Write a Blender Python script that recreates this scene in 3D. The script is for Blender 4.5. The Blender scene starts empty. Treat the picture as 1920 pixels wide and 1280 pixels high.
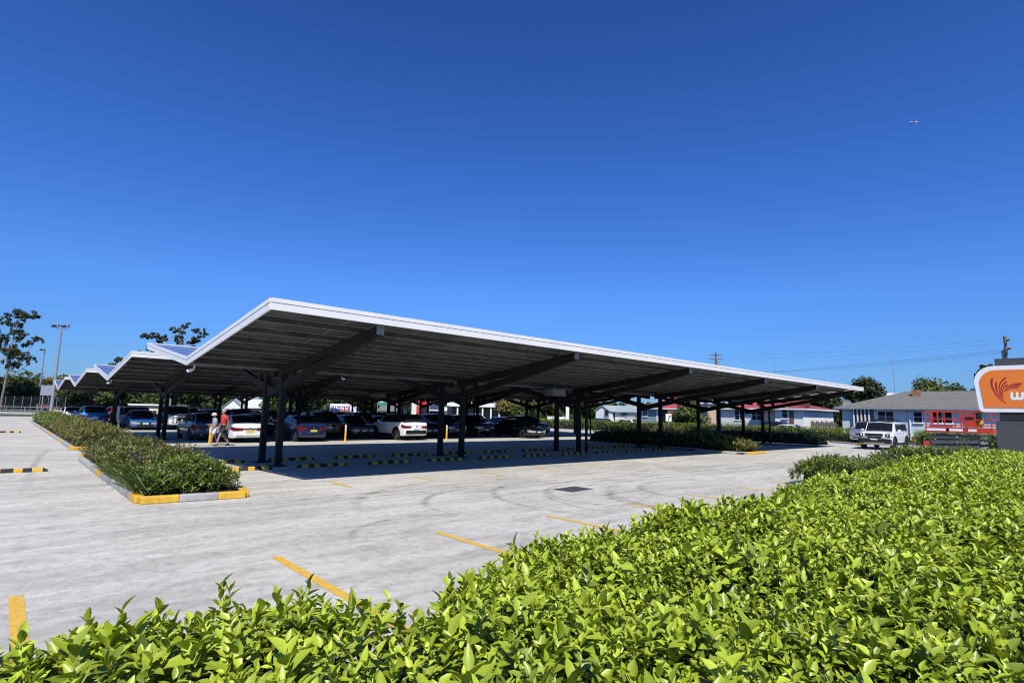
import bpy, bmesh, math, random
import numpy as np
from mathutils import Vector, Matrix
random.seed(7); rng = np.random.default_rng(7)
sc = bpy.context.scene
COL = sc.collection
PI = math.pi
def rad(d): return math.radians(d)

# ------------------------------------------------------------------ camera
CAM = Vector((0, 0, 1.85)); YAW, PITCH, ROLL, FPX = 0.7367, 0.1281, 0.0233, 1045.0
Fv = Vector((math.sin(YAW)*math.cos(PITCH), math.cos(YAW)*math.cos(PITCH), math.sin(PITCH)))
R0 = Fv.cross(Vector((0, 0, 1))).normalized(); U0 = R0.cross(Fv)
Rv = math.cos(ROLL)*R0 + math.sin(ROLL)*U0; Uv = -math.sin(ROLL)*R0 + math.cos(ROLL)*U0
def ray(u, v): return Fv*FPX + Rv*(u-960) - Uv*(v-640)
def G(u, v, z=0.0):            # survey: ground point seen at a photo position
    r = ray(u, v); return CAM + r*((z-CAM.z)/r.z)
def PX(u, v, x):
    r = ray(u, v); return CAM + r*(x/r.x)
def PY(u, v, y):
    r = ray(u, v); return CAM + r*(y/r.y)
def AT(u, v, d):               # survey: point at distance d along the view axis
    return CAM + ray(u, v)*(d/FPX)

cd = bpy.data.cameras.new('camera'); cam = bpy.data.objects.new('camera', cd); COL.objects.link(cam)
cd.sensor_width = 36; cd.lens = 36*FPX/1920; cd.clip_start = 0.05; cd.clip_end = 20000
m3 = Matrix((Rv, Uv, -Fv)).transposed(); cam.matrix_world = Matrix.Translation(CAM) @ m3.to_4x4()
sc.camera = cam

# ------------------------------------------------------------------ world and sun
SUN = Vector((-2.18, -2.73, 4.19)).normalized()
EL = math.asin(SUN.z); AZ = math.atan2(SUN.x, SUN.y)
w = bpy.data.worlds.new('World'); sc.world = w; w.use_nodes = True
nt = w.node_tree; bg = nt.nodes['Background']
sky = nt.nodes.new('ShaderNodeTexSky'); sky.sky_type = 'NISHITA'; sky.sun_disc = False
sky.sun_elevation = EL; sky.sun_rotation = AZ; sky.air_density = 1.0; sky.dust_density = 0.3; sky.ozone_density = 4.0; sky.altitude = 0
tcw = nt.nodes.new('ShaderNodeTexCoord'); spw = nt.nodes.new('ShaderNodeSeparateXYZ'); nt.links.new(tcw.outputs['Generated'], spw.inputs[0])
rw = nt.nodes.new('ShaderNodeValToRGB'); nt.links.new(spw.outputs['Z'], rw.inputs[0])      # clear deep blue air: tint by height above the horizon
rw.color_ramp.elements[0].position = 0; rw.color_ramp.elements[0].color = (.24, .36, .62, 1)
rw.color_ramp.elements[1].position = .62; rw.color_ramp.elements[1].color = (.20, .41, .84, 1)
for p_, c_ in ((.055, (.255, .44, .77, 1)), (.2, (.305, .565, 1.02, 1)), (.4, (.245, .505, 1.0, 1))):
    e_ = rw.color_ramp.elements.new(p_); e_.color = c_
mw = nt.nodes.new('ShaderNodeMixRGB'); mw.blend_type = 'MULTIPLY'; mw.inputs[0].default_value = 1
nt.links.new(sky.outputs[0], mw.inputs[1]); nt.links.new(rw.outputs[0], mw.inputs[2]); nt.links.new(mw.outputs[0], bg.inputs[0])
bg.inputs[1].default_value = 0.15
sl = bpy.data.lights.new('sun', 'SUN'); sl.energy = 5.0; sl.angle = rad(0.53); sl.color = (1, 0.955, 0.88)
so = bpy.data.objects.new('sun', sl); COL.objects.link(so); so.rotation_euler = SUN.to_track_quat('Z', 'Y').to_euler()
so.location = (-30, -40, 60)
sc.view_settings.view_transform = 'Standard'; sc.view_settings.look = 'None'; sc.view_settings.exposure = 0
sc.cycles.max_bounces = 6; sc.cycles.diffuse_bounces = 1; sc.cycles.transparent_max_bounces = 8
sc.cycles.use_denoising = True; sc.cycles.filter_width = 1.1

# ------------------------------------------------------------------ materials
MATS = {}
def M(name, col=(.5, .5, .5), rough=.6, metal=0., var=.12, scale=6., bump=0., coat=0., spec=.5, bscale=None):
    if name in MATS: return MATS[name]
    m = bpy.data.materials.new(name); m.use_nodes = True; MATS[name] = m
    t = m.node_tree; b = t.nodes['Principled BSDF']
    b.inputs['Roughness'].default_value = rough; b.inputs['Metallic'].default_value = metal
    b.inputs['Coat Weight'].default_value = coat; b.inputs['Coat Roughness'].default_value = .05
    b.inputs['Specular IOR Level'].default_value = spec
    tc = t.nodes.new('ShaderNodeTexCoord'); n = t.nodes.new('ShaderNodeTexNoise')
    n.inputs['Scale'].default_value = scale; n.inputs['Detail'].default_value = 5
    t.links.new(tc.outputs['Object'], n.inputs['Vector'])
    r = t.nodes.new('ShaderNodeValToRGB')
    a = [max(0, c*(1-var*1.6)) for c in col]; c2 = [min(1, c*(1+var)) for c in col]
    r.color_ramp.elements[0].color = (*a, 1); r.color_ramp.elements[1].color = (*c2, 1)
    r.color_ramp.elements[0].position = .25; r.color_ramp.elements[1].position = .75
    t.links.new(n.outputs['Fac'], r.inputs[0]); t.links.new(r.outputs[0], b.inputs['Base Color'])
    if bump:
        n2 = t.nodes.new('ShaderNodeTexNoise'); n2.inputs['Scale'].default_value = bscale or scale*8
        t.links.new(tc.outputs['Object'], n2.inputs['Vector'])
        bp = t.nodes.new('ShaderNodeBump'); bp.inputs['Strength'].default_value = bump; bp.inputs['Distance'].default_value = .02
        t.links.new(n2.outputs['Fac'], bp.inputs['Height']); t.links.new(bp.outputs[0], b.inputs['Normal'])
    return m
def NL(m): return m.node_tree.nodes, m.node_tree.links
def banded(name, col, axis, per, depth=.25, rough=.6, dark=.75, var=.08, metal=0., width=.12):
    """painted boards, tiles or corrugation: thin dark lines every `per` metres along an object axis"""
    if name in MATS: return MATS[name]
    m = M(name, col, rough, metal, var, 2.5); n, l = NL(m); b = n['Principled BSDF']
    src = b.inputs['Base Color'].links[0].from_socket
    tc = n.new('ShaderNodeTexCoord'); sp = n.new('ShaderNodeSeparateXYZ'); l.new(tc.outputs['Object'], sp.inputs[0])
    d = n.new('ShaderNodeMath'); d.operation = 'DIVIDE'; l.new(sp.outputs[axis], d.inputs[0]); d.inputs[1].default_value = per
    f = n.new('ShaderNodeMath'); f.operation = 'FRACT'; l.new(d.outputs[0], f.inputs[0])
    c = n.new('ShaderNodeMath'); c.operation = 'LESS_THAN'; l.new(f.outputs[0], c.inputs[0]); c.inputs[1].default_value = width
    mx = n.new('ShaderNodeMixRGB'); mx.blend_type = 'MULTIPLY'; mx.inputs[2].default_value = (dark, dark, dark, 1)
    l.new(c.outputs[0], mx.inputs[0]); l.new(src, mx.inputs[1]); l.new(mx.outputs[0], b.inputs['Base Color'])
    bp = n.new('ShaderNodeBump'); bp.inputs['Strength'].default_value = depth; bp.inputs['Distance'].default_value = .03
    l.new(f.outputs[0], bp.inputs['Height']); l.new(bp.outputs[0], b.inputs['Normal'])
    return m
def leafmat(name, c0, c1, trans=.35, rough=.35, spec=.5):
    """leaves: colour runs from c0 to c1 by each leaf's own tint, with light passing through"""
    if name in MATS: return MATS[name]
    m = bpy.data.materials.new(name); m.use_nodes = True; MATS[name] = m; n, l = NL(m); b = n['Principled BSDF']
    at = n.new('ShaderNodeAttribute'); at.attribute_name = 'tint'
    r = n.new('ShaderNodeValToRGB'); r.color_ramp.elements[0].color = (*c0, 1); r.color_ramp.elements[1].color = (*c1, 1)
    l.new(at.outputs['Fac'], r.inputs[0]); l.new(r.outputs[0], b.inputs['Base Color'])
    b.inputs['Roughness'].default_value = rough; b.inputs['Specular IOR Level'].default_value = spec
    tr = n.new('ShaderNodeBsdfTranslucent')
    hv = n.new('ShaderNodeHueSaturation'); hv.inputs['Hue'].default_value = .48; hv.inputs['Value'].default_value = 1.25; hv.inputs['Saturation'].default_value = 1.15
    l.new(r.outputs[0], hv.inputs['Color']); l.new(hv.outputs[0], tr.inputs[0])
    mx = n.new('ShaderNodeMixShader'); mx.inputs[0].default_value = trans
    l.new(b.outputs[0], mx.inputs[1]); l.new(tr.outputs[0], mx.inputs[2]); l.new(mx.outputs[0], n['Material Output'].inputs[0])
    return m
def glassmat(name, col=(.012, .014, .017), rough=.04):
    m = M(name, col, rough, 0, .3, 1.2); m.node_tree.nodes['Principled BSDF'].inputs['Specular IOR Level'].default_value = .6
    return m
MAT = dict(
 white=M('white_paint', (.8, .8, .8), .4, 0, .04, 2), fascia=M('white_steel_fascia', (.80, .78, .745), .35, 0, .04, 1.5),
 steel=M('charcoal_steel', (.017, .018, .0185), .75, 0, .25, 3, .05, spec=.25), purlin=M('galvanised_purlin', (.21, .22, .22), .6, .1, .2, 2),
 backsheet=M('panel_backsheet', (.078, .086, .084), .6, 0, .4, .9, spec=.3), shaded_purlin=M('shaded_purlin', (.075, .08, .08), .7, .0, .3, 2, spec=.2),
 black=M('black_plastic', (.012, .012, .013), .5, 0, .3, 8), rubber=M('black_rubber', (.025, .025, .026), .8, 0, .3, 10),
 tyre=M('tyre_rubber', (.018, .018, .019), .85, 0, .3, 14), rim=M('alloy_rim', (.42, .43, .45), .3, .8, .1, 5),
 rimdark=M('dark_rim', (.05, .05, .055), .35, .6, .1, 5), chrome=M('chrome', (.6, .6, .62), .15, 1, .05, 5),
 glass=glassmat('dark_car_glass'), lamp=M('clear_headlamp', (.6, .62, .65), .12, .3, .3, 20), red=M('red_tail_lamp', (.17, .008, .010), .15, 0, .2, 12),
 plate_y=M('yellow_plate', (.75, .55, .05), .4, 0, .05, 9), plate_w=M('white_plate', (.75, .75, .72), .4, 0, .05, 9),
 yellow=M('yellow_road_paint', (.72, .42, .035), .6, 0, .18, 9, .15), yellow2=M('yellow_plastic', (.8, .45, .02), .4, 0, .08, 5),
 kerb=M('kerb_concrete', (.42, .41, .38), .85, 0, .2, 5, .4), soil=M('dark_soil', (.03, .024, .018), .95, 0, .4, 9, .5),
 galv=M('galvanised_steel', (.36, .38, .41), .45, .4, .12, 4), timber=M('weathered_timber', (.16, .13, .1), .85, 0, .3, 6, .3),
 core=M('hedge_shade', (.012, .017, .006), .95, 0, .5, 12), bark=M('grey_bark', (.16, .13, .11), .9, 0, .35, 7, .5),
 palebark=M('pale_gum_bark', (.33, .29, .25), .8, 0, .3, 5, .3), skin=M('skin', (.42, .23, .15), .55, 0, .12, 9), grate=M('iron_grate', (.13, .135, .14), .6, .4, .2, 9))

# ------------------------------------------------------------------ mesh helpers
class MB:
    def __init__(s): s.v = []; s.f = []; s.m = []
    def add(s, vs, fs, mi=0):
        o = len(s.v); s.v += [tuple(p) for p in vs]; s.f += [tuple(i+o for i in f) for f in fs]; s.m += [mi]*len(fs); return s
    def hexa(s, p, mi=0):   # 8 points: bottom ring then top ring
        return s.add(p, [(3, 2, 1, 0), (4, 5, 6, 7), (0, 1, 5, 4), (1, 2, 6, 5), (2, 3, 7, 6), (3, 0, 4, 7)], mi)
    def box(s, a, b, mi=0):
        x0, y0, z0 = a; x1, y1, z1 = b
        return s.hexa([(x0, y0, z0), (x1, y0, z0), (x1, y1, z0), (x0, y1, z0), (x0, y0, z1), (x1, y0, z1), (x1, y1, z1), (x0, y1, z1)], mi)
    def beam(s, p0, p1, w, h, mi=0, up=(0, 0, 1)):
        p0 = Vector(p0); p1 = Vector(p1); d = (p1-p0).normalized(); r = d.cross(Vector(up))
        if r.length < 1e-4: r = d.cross(Vector((1, 0, 0)))
        r.normalize(); u = r.cross(d); r *= w/2; u *= h/2
        return s.hexa([p0-r-u, p0+r-u, p1+r-u, p1-r-u, p0-r+u, p0+r+u, p1+r+u, p1-r+u], mi)
    def tube(s, pts, rs, n=8, mi=0, cap=True):
        pts = [Vector(p) for p in pts]
        if not hasattr(rs, '__len__'): rs = [rs]*len(pts)
        vs = []; fs = []
        for i, p in enumerate(pts):
            d = (pts[min(i+1, len(pts)-1)]-pts[max(i-1, 0)]).normalized()
            a = d.orthogonal().normalized() if i == 0 else (a - d*a.dot(d)).normalized()
            b = d.cross(a)
            for k in range(n):
                t = 2*PI*k/n; vs.append(p+(a*math.cos(t)+b*math.sin(t))*rs[i])
        for i in range(len(pts)-1):
            for k in range(n): fs.append((i*n+k, i*n+(k+1) % n, (i+1)*n+(k+1) % n, (i+1)*n+k))
        if cap: fs.append(tuple(range(n-1, -1, -1))); fs.append(tuple(range((len(pts)-1)*n, len(pts)*n)))
        return s.add(vs, fs, mi)
    def prism(s, poly, off, mi=0):   # flat polygon of 3D points pushed along off
        n = len(poly); off = Vector(off); vs = [Vector(p) for p in poly]+[Vector(p)+off for p in poly]
        return s.add(vs, [tuple(range(n-1, -1, -1)), tuple(range(n, 2*n))]+[(i, (i+1) % n, n+(i+1) % n, n+i) for i in range(n)], mi)
    def ell(s, c, r, n=10, k=6, mi=0):
        vs = []; fs = []
        for i in range(k+1):
            t = PI*i/k
            for j in range(n): a = 2*PI*j/n; vs.append((c[0]+r[0]*math.sin(t)*math.cos(a), c[1]+r[1]*math.sin(t)*math.sin(a), c[2]-r[2]*math.cos(t)))
        for i in range(k):
            for j in range(n): fs.append((i*n+j, i*n+(j+1) % n, (i+1)*n+(j+1) % n, (i+1)*n+j))
        return s.add(vs, fs, mi)
    def lathe(s, prof, axis='z', n=20, mi=0):
        vs = []; fs = []
        for r, h in prof:
            for j in range(n):
                a = 2*PI*j/n; c, q = r*math.cos(a), r*math.sin(a)
                vs.append((c, q, h) if axis == 'z' else ((c, h, q) if axis == 'y' else (h, c, q)))
        for i in range(len(prof)-1):
            for j in range(n): fs.append((i*n+j, i*n+(j+1) % n, (i+1)*n+(j+1) % n, (i+1)*n+j))
        return s.add(vs, fs, mi)
    def mesh(s, name, mats, smooth=None, fix=True):
        me = bpy.data.meshes.new(name); me.from_pydata(s.v, [], s.f)
        for m in (mats if isinstance(mats, (list, tuple)) else [mats]): me.materials.append(m)
        me.polygons.foreach_set('material_index', s.m)
        if fix:
            bm = bmesh.new(); bm.from_mesh(me); bmesh.ops.recalc_face_normals(bm, faces=bm.faces); bm.to_mesh(me); bm.free()
        if smooth:
            me.polygons.foreach_set('use_smooth', [True]*len(me.polygons)); me.set_sharp_from_angle(angle=rad(smooth))
        me.update(); return me
    def build(s, name, mats, parent=None, smooth=None, bevel=0, fix=True):
        o = bpy.data.objects.new(name, s.mesh(name, mats, smooth, fix)); COL.objects.link(o)
        if parent: o.parent = parent
        if bevel:
            b = o.modifiers.new('edge', 'BEVEL'); b.width = bevel; b.segments = 2; b.limit_method = 'ANGLE'; b.angle_limit = rad(40)
        return o
def tag(o, label=None, cat=None, group=None, kind=None):
    if label: o['label'] = label
    if cat: o['category'] = cat
    if group: o['group'] = group
    if kind: o['kind'] = kind
    return o
def thing(name, label, cat, loc=(0, 0, 0), rz=0, group=None):
    o = bpy.data.objects.new(name, None); COL.objects.link(o); o.location = loc; o.rotation_euler = (0, 0, rz); o.empty_display_size = .3
    return tag(o, label, cat, group)
def put(name, me, parent=None, loc=(0, 0, 0), rot=(0, 0, 0), scale=(1, 1, 1)):
    o = bpy.data.objects.new(name, me); COL.objects.link(o); o.parent = parent; o.location = loc; o.rotation_euler = rot; o.scale = scale; return o
def dup(root, loc, rz, label):
    r = root.copy(); COL.objects.link(r); r.location = loc; r.rotation_euler = (0, 0, rz); r['label'] = label
    for ch in root.children:
        c = ch.copy(); COL.objects.link(c); c.parent = r
        for g in ch.children:
            d = g.copy(); COL.objects.link(d); d.parent = c
    return r
def npmesh(name, V, Fc, mats, tint=None, smooth=True, mi=None):
    """mesh from numpy arrays: V n x 3, Fc m x k"""
    me = bpy.data.meshes.new(name); n, k = Fc.shape
    me.vertices.add(len(V)); me.vertices.foreach_set('co', V.astype(np.float32).ravel())
    me.loops.add(n*k); me.loops.foreach_set('vertex_index', Fc.astype(np.int32).ravel())
    me.polygons.add(n); me.polygons.foreach_set('loop_start', np.arange(0, n*k, k, dtype=np.int32)); me.polygons.foreach_set('loop_total', np.full(n, k, dtype=np.int32))
    me.polygons.foreach_set('use_smooth', np.full(n, smooth))
    for m in (mats if isinstance(mats, (list, tuple)) else [mats]): me.materials.append(m)
    if mi is not None: me.polygons.foreach_set('material_index', mi.astype(np.int32))
    if tint is not None:
        a = me.attributes.new('tint', 'FLOAT', 'POINT'); a.data.foreach_set('value', tint.astype(np.float32))
    me.update(calc_edges=True); me.validate(); return me
def nrm(a): return a/np.maximum(np.linalg.norm(a, axis=-1, keepdims=True), 1e-9)
def leaves(P, D, N, L, W, fold=.25, curl=.18):
    """pointed, folded leaves: base points P, directions D, upper normals N, lengths L, widths W -> verts, faces (10 verts, 10 triangles each)"""
    D = nrm(D); N = nrm(N-D*(N*D).sum(-1, keepdims=True)); S = np.cross(D, N); L = L[:, None]; W = W[:, None]/2
    def pt(t, sd, up): return P+D*L*t+S*W*sd+N*(W*abs(sd)*fold*2-L*curl*t*t+L*up)
    vs = np.stack([pt(0, 0, 0), pt(.32, 0, 0), pt(.64, 0, 0), pt(1, 0, 0), pt(.16, -.68, 0), pt(.42, -1, 0), pt(.74, -.66, 0), pt(.16, .68, 0), pt(.42, 1, 0), pt(.74, .66, 0)], 1)
    f = np.array([(0, 1, 4), (4, 1, 5), (1, 2, 5), (5, 2, 6), (2, 3, 6), (0, 7, 1), (7, 8, 1), (1, 8, 2), (8, 9, 2), (2, 9, 3)])
    n = len(P); F = (f[None]+np.arange(n)[:, None, None]*10).reshape(-1, 3)
    return vs.reshape(-1, 3), F
def sprigs(base, axis, stem, k, L, lw=.51, spread=(78, 32), jit=.15, dark=0):
    """sprigs of k leaflets spiralling up a stem: returns leaf verts, faces, tints"""
    n = len(base); axis = nrm(axis); ref = np.where(np.abs(axis[:, 2:3]) < .95, np.array([[0, 0, 1.]]), np.array([[1., 0, 0]]))
    e1 = nrm(np.cross(axis, ref)); e2 = np.cross(axis, e1); ph = rng.uniform(0, 2*PI, n); st = rng.random(n)
    Ps, Ds, Ns, Ls, Ts = [], [], [], [], []
    for i in range(k):
        t = i/(k-1); a = ph+i*2.4+rng.normal(0, .25, n); th = np.radians(spread[0]+(spread[1]-spread[0])*t)+rng.normal(0, jit, n)
        rd = e1*np.cos(a)[:, None]+e2*np.sin(a)[:, None]
        D = axis*np.cos(th)[:, None]+rd*np.sin(th)[:, None]
        N = axis*np.sin(th)[:, None]-rd*np.cos(th)[:, None]+rng.normal(0, .2, (n, 3))
        Ps.append(base+axis*(stem*(.25+.75*t))[:, None]); Ds.append(D); Ns.append(N)
        Ls.append(L*(1-.35*abs(t-.35))*rng.uniform(.75, 1.15, n)); Ts.append(np.clip(.30+.40*st+.3*t*rng.random(n)+rng.normal(0, .10, n), 0, 1))
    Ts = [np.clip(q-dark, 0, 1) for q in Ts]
    P = np.concatenate(Ps); D = np.concatenate(Ds); N = np.concatenate(Ns); Lc = np.concatenate(Ls)
    v, f = leaves(P, D, N, Lc, Lc*lw*rng.uniform(.8, 1.15, len(Lc)), fold=.3, curl=.14)
    return v, f, np.repeat(np.concatenate(Ts), 10)
def cat(parts):
    V, Fc, T = [], [], []; o = 0
    for v, f, t in parts: V.append(v); Fc.append(f+o); T.append(t); o += len(v)
    return np.concatenate(V), np.concatenate(Fc), np.concatenate(T)
def leafquads(clumps, n, size, flat=.0, aspect=.6):
    """small leaf faces spread in the outer part of ellipsoid clumps (cx,cy,cz,rx,ry,rz); tint is lower underneath"""
    c = np.array([q[:3] for q in clumps]); r = np.array([q[3:6] for q in clumps]); w_ = (r[:, 0]*r[:, 1]+r[:, 0]*r[:, 2]+r[:, 1]*r[:, 2]); w_ = w_/w_.sum()
    idx = rng.choice(len(c), n, p=w_); d = nrm(rng.normal(0, 1, (n, 3))); rr = rng.random((n, 1))**.35*rng.uniform(.85, 1.12, (n, 1))
    P = c[idx]+d*r[idx]*rr; N = nrm(d*.8+rng.normal(0, .7, (n, 3))+np.array([0, 0, .5+flat])); T = nrm(np.cross(N, rng.normal(0, 1, (n, 3)))); B = np.cross(N, T)
    s = size*rng.uniform(.6, 1.35, (n, 1)); V = np.stack([P-T*s, P-B*s*aspect, P+T*s, P+B*s*aspect], 1).reshape(-1, 3)
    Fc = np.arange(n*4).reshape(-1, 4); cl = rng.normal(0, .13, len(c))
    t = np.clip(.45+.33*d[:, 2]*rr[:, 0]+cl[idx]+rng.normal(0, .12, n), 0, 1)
    return V, Fc, np.repeat(t, 4)

# ------------------------------------------------------------------ ground
def sheet(name, poly, z, m):
    o = MB().add([(x, y, z) for x, y in poly], [tuple(range(len(poly)))]).build(name, m, fix=False)
    return tag(o, kind='structure')
def concrete():
    m = bpy.data.materials.new('car_park_concrete'); m.use_nodes = True; n, l = NL(m); b = n['Principled BSDF']; b.inputs['Roughness'].default_value = .85
    b.inputs['Specular IOR Level'].default_value = .25
    tc = n.new('ShaderNodeTexCoord'); O = tc.outputs['Object']
    def noise(scale, det=6, vec=None, dist=0, rough=.55):
        q = n.new('ShaderNodeTexNoise'); q.inputs['Scale'].default_value = scale; q.inputs['Detail'].default_value = det; q.inputs['Distortion'].default_value = dist; q.inputs['Roughness'].default_value = rough
        l.new(vec or O, q.inputs['Vector']); return q.outputs['Fac']
    def ramp(f, p0, c0, p1, c1):
        r = n.new('ShaderNodeValToRGB'); r.color_ramp.elements[0].position = p0; r.color_ramp.elements[1].position = p1
        r.color_ramp.elements[0].color = (*c0, 1); r.color_ramp.elements[1].color = (*c1, 1); l.new(f, r.inputs[0]); return r.outputs[0]
    def mul(a, c, fac=1.0):
        x = n.new('ShaderNodeMixRGB'); x.blend_type = 'MULTIPLY'; x.inputs[0].default_value = fac; l.new(a, x.inputs[1]); l.new(c, x.inputs[2]); return x.outputs[0]
    mp = n.new('ShaderNodeMapping'); mp.inputs['Scale'].default_value = (.16, .9, 1); l.new(O, mp.inputs[0])
    mp2 = n.new('ShaderNodeMapping'); mp2.inputs['Scale'].default_value = (.5, 2.2, 1); mp2.inputs['Rotation'].default_value = (0, 0, .35); l.new(O, mp2.inputs[0])
    base = ramp(noise(.22, 5, None, .6), .3, (.54, .515, .445), .72, (.685, .65, .56))
    c = mul(base, ramp(noise(1.0, 7, mp.outputs[0], .8), .36, (.76, .76, .76), .62, (1.02, 1.02, 1.01)), .5)       # tyre-swept streaks along the aisle
    c = mul(c, ramp(noise(1.0, 6, mp2.outputs[0], 1.4), .38, (.80, .80, .80), .56, (1.03, 1.03, 1.03)), .85)
    c = mul(c, ramp(noise(.5, 4, None, 2.2), .60, (1, 1, 1), .74, (.78, .78, .78)), .8)       # blotches
    c = mul(c, ramp(noise(90, 3), .36, (.78, .78, .78), .52, (1.04, 1.04, 1.04)), .75)       # aggregate
    c = mul(c, ramp(noise(6.5, 8, None, .5, .7), .34, (.74, .74, .74), .57, (1.05, 1.05, 1.05)), .85)
    c = mul(c, ramp(noise(24, 6, None, 0, .75), .33, (.78, .78, .78), .6, (1.08, 1.08, 1.08)), .65)
    vo = n.new('ShaderNodeTexVoronoi'); vo.inputs['Scale'].default_value = 2.3; l.new(O, vo.inputs['Vector'])
    c = mul(c, ramp(vo.outputs['Distance'], .012, (.35, .35, .36), .03, (1, 1, 1)), .8)           # small dark spots
    # sawn joints every 6 m
    sp = n.new('ShaderNodeSeparateXYZ'); l.new(O, sp.inputs[0])
    for ax, per in ((0, 7.35), (1, 5.85)):
        d = n.new('ShaderNodeMath'); d.operation = 'DIVIDE'; l.new(sp.outputs[ax], d.inputs[0]); d.inputs[1].default_value = per
        f = n.new('ShaderNodeMath'); f.operation = 'FRACT'; l.new(d.outputs[0], f.inputs[0])
        c = mul(c, ramp(f.outputs[0], .0012, (.6, .6, .6), .0022, (1, 1, 1)), .55)
    l.new(c, b.inputs['Base Color'])
    bp = n.new('ShaderNodeBump'); bp.inputs['Strength'].default_value = .35; bp.inputs['Distance'].default_value = .01
    l.new(noise(60, 6), bp.inputs['Height']); l.new(bp.outputs[0], b.inputs['Normal'])
    return m
CONC = concrete()
grassy = M('dry_grass_ground', (.07, .085, .03), .95, 0, .4, .35, .3, bscale=9)
sheet('ground', [(-1500, -1500), (1500, -1500), (1500, 1500), (-1500, 1500)], -.012, grassy)
sheet('car_park', [(-60, -6), (54, -6), (54, 96), (-60, 96)], 0, CONC)
sheet('road', [(56.2, -200), (61.8, -200), (61.8, 300), (56.2, 300)], -.006, M('asphalt_road', (.06, .06, .062), .9, 0, .25, 1.2, .3, bscale=40))
sheet('lawn', [(26, 97), (120, 97), (120, 128), (26, 128)], -.006, M('lawn_grass', (.10, .17, .035), .95, 0, .3, .7, .4, bscale=20))

# painted bay lines beside the hedge and in front of the shelter
def bay_line(x0, y0, x1, y1, wd=.1, z=.004):
    d = Vector((x1-x0, y1-y0, 0)).normalized(); nn = Vector((-d.y, d.x, 0))*wd/2
    p = [Vector((x0, y0, z)), Vector((x1, y1, z))]
    o = MB().add([p[0]-nn, p[1]-nn, p[1]+nn, p[0]+nn], [(0, 1, 2, 3)]).build('bay_line', linepaint, fix=False); tag(o, kind='structure'); return o
linepaint = M('worn_yellow_line', (.74, .45, .06), .7, 0, .1, 12)
n_, l_ = NL(linepaint); b_ = n_['Principled BSDF']                       # worn through in spots
tn = n_.new('ShaderNodeTexNoise'); tn.inputs['Scale'].default_value = 22; tn.inputs['Detail'].default_value = 6
tcx = n_.new('ShaderNodeTexCoord'); l_.new(tcx.outputs['Object'], tn.inputs['Vector'])
rr_ = n_.new('ShaderNodeValToRGB'); rr_.color_ramp.elements[0].position = .27; rr_.color_ramp.elements[1].position = .36; l_.new(tn.outputs['Fac'], rr_.inputs[0]); l_.new(rr_.outputs[0], b_.inputs['Alpha'])
S = 2.446
for i in range(8): bay_line(.30+i*S, 7.34, .30+i*S, 2.2, .11)
for i in range(1, 8): bay_line(4.0+i*S, 13.9, 4.0+i*S, 12.75, .1)

# tyre scuffs: soft dark arcs on the concrete
scuff = bpy.data.materials.new('tyre_scuff'); scuff.use_nodes = True; n_, l_ = NL(scuff); b_ = n_['Principled BSDF']
b_.inputs['Base Color'].default_value = (.05, .05, .052, 1); b_.inputs['Roughness'].default_value = .8
at_ = n_.new('ShaderNodeAttribute'); at_.attribute_name = 'tint'; tn = n_.new('ShaderNodeTexNoise'); tn.inputs['Scale'].default_value = 3.5; tn.inputs['Detail'].default_value = 8
tcx = n_.new('ShaderNodeTexCoord'); l_.new(tcx.outputs['Object'], tn.inputs['Vector'])
r_ = n_.new('ShaderNodeValToRGB'); r_.color_ramp.elements[0].position = .30; r_.color_ramp.elements[1].position = .68; r_.color_ramp.elements[1].color = (.34, .34, .34, 1); l_.new(tn.outputs['Fac'], r_.inputs[0])
mm_ = n_.new('ShaderNodeMath'); mm_.operation = 'MULTIPLY'; l_.new(at_.outputs['Fac'], mm_.inputs[0]); l_.new(r_.outputs[0], mm_.inputs[1]); l_.new(mm_.outputs[0], b_.inputs['Alpha'])
def tyre_mark(cx, cy, r, a0, a1, wd=.2, z=.003, ex=1.0):
    n = 48; V, T, Fc = [], [], []
    for i in range(n):
        a = rad(a0+(a1-a0)*i/(n-1)); e = math.sin(PI*i/(n-1))**.6
        for k, (o, t) in enumerate(((-wd/2, 0), (0, 1), (wd/2, 0))):
            V.append((cx+(r+o)*math.cos(a)*ex, cy+(r+o)*math.sin(a), z)); T.append(t*e)
    for i in range(n-1):
        for k in (0, 1): Fc.append((i*3+k, i*3+k+1, i*3+k+4, i*3+k+3))
    o = bpy.data.objects.new('tyre_mark', npmesh('tyre_mark', np.array(V), np.array(Fc), scuff, np.array(T))); COL.objects.link(o); tag(o, kind='structure')
g1 = G(1050, 930); g2 = G(1210, 945); g3 = G(900, 935)
for k, (c, r, a0, a1) in enumerate(((g1+Vector((1.2, -.6, 0)), 1.5, 70, 250), (g1+Vector((1.3, -.6, 0)), 2.9, 60, 215), (g2+Vector((1.5, 0, 0)), 1.7, 80, 260), (g2+Vector((1.6, .2, 0)), 3.1, 60, 200),
        (g3+Vector((.8, -1, 0)), 2.4, 60, 190), (g3+Vector((1, -1, 0)), 3.9, 40, 170), (G(760, 960), 2.6, 20, 120), (G(1400, 930), 3.3, 90, 230), (G(1350, 920), 2.0, 80, 210), (G(860, 1000), 1.6, 40, 170), (G(700, 930), 5, 20, 95))):
    tyre_mark(c.x, c.y, r, a0, a1, .2+.05*(k % 3), .0030+.00012*k)
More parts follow.
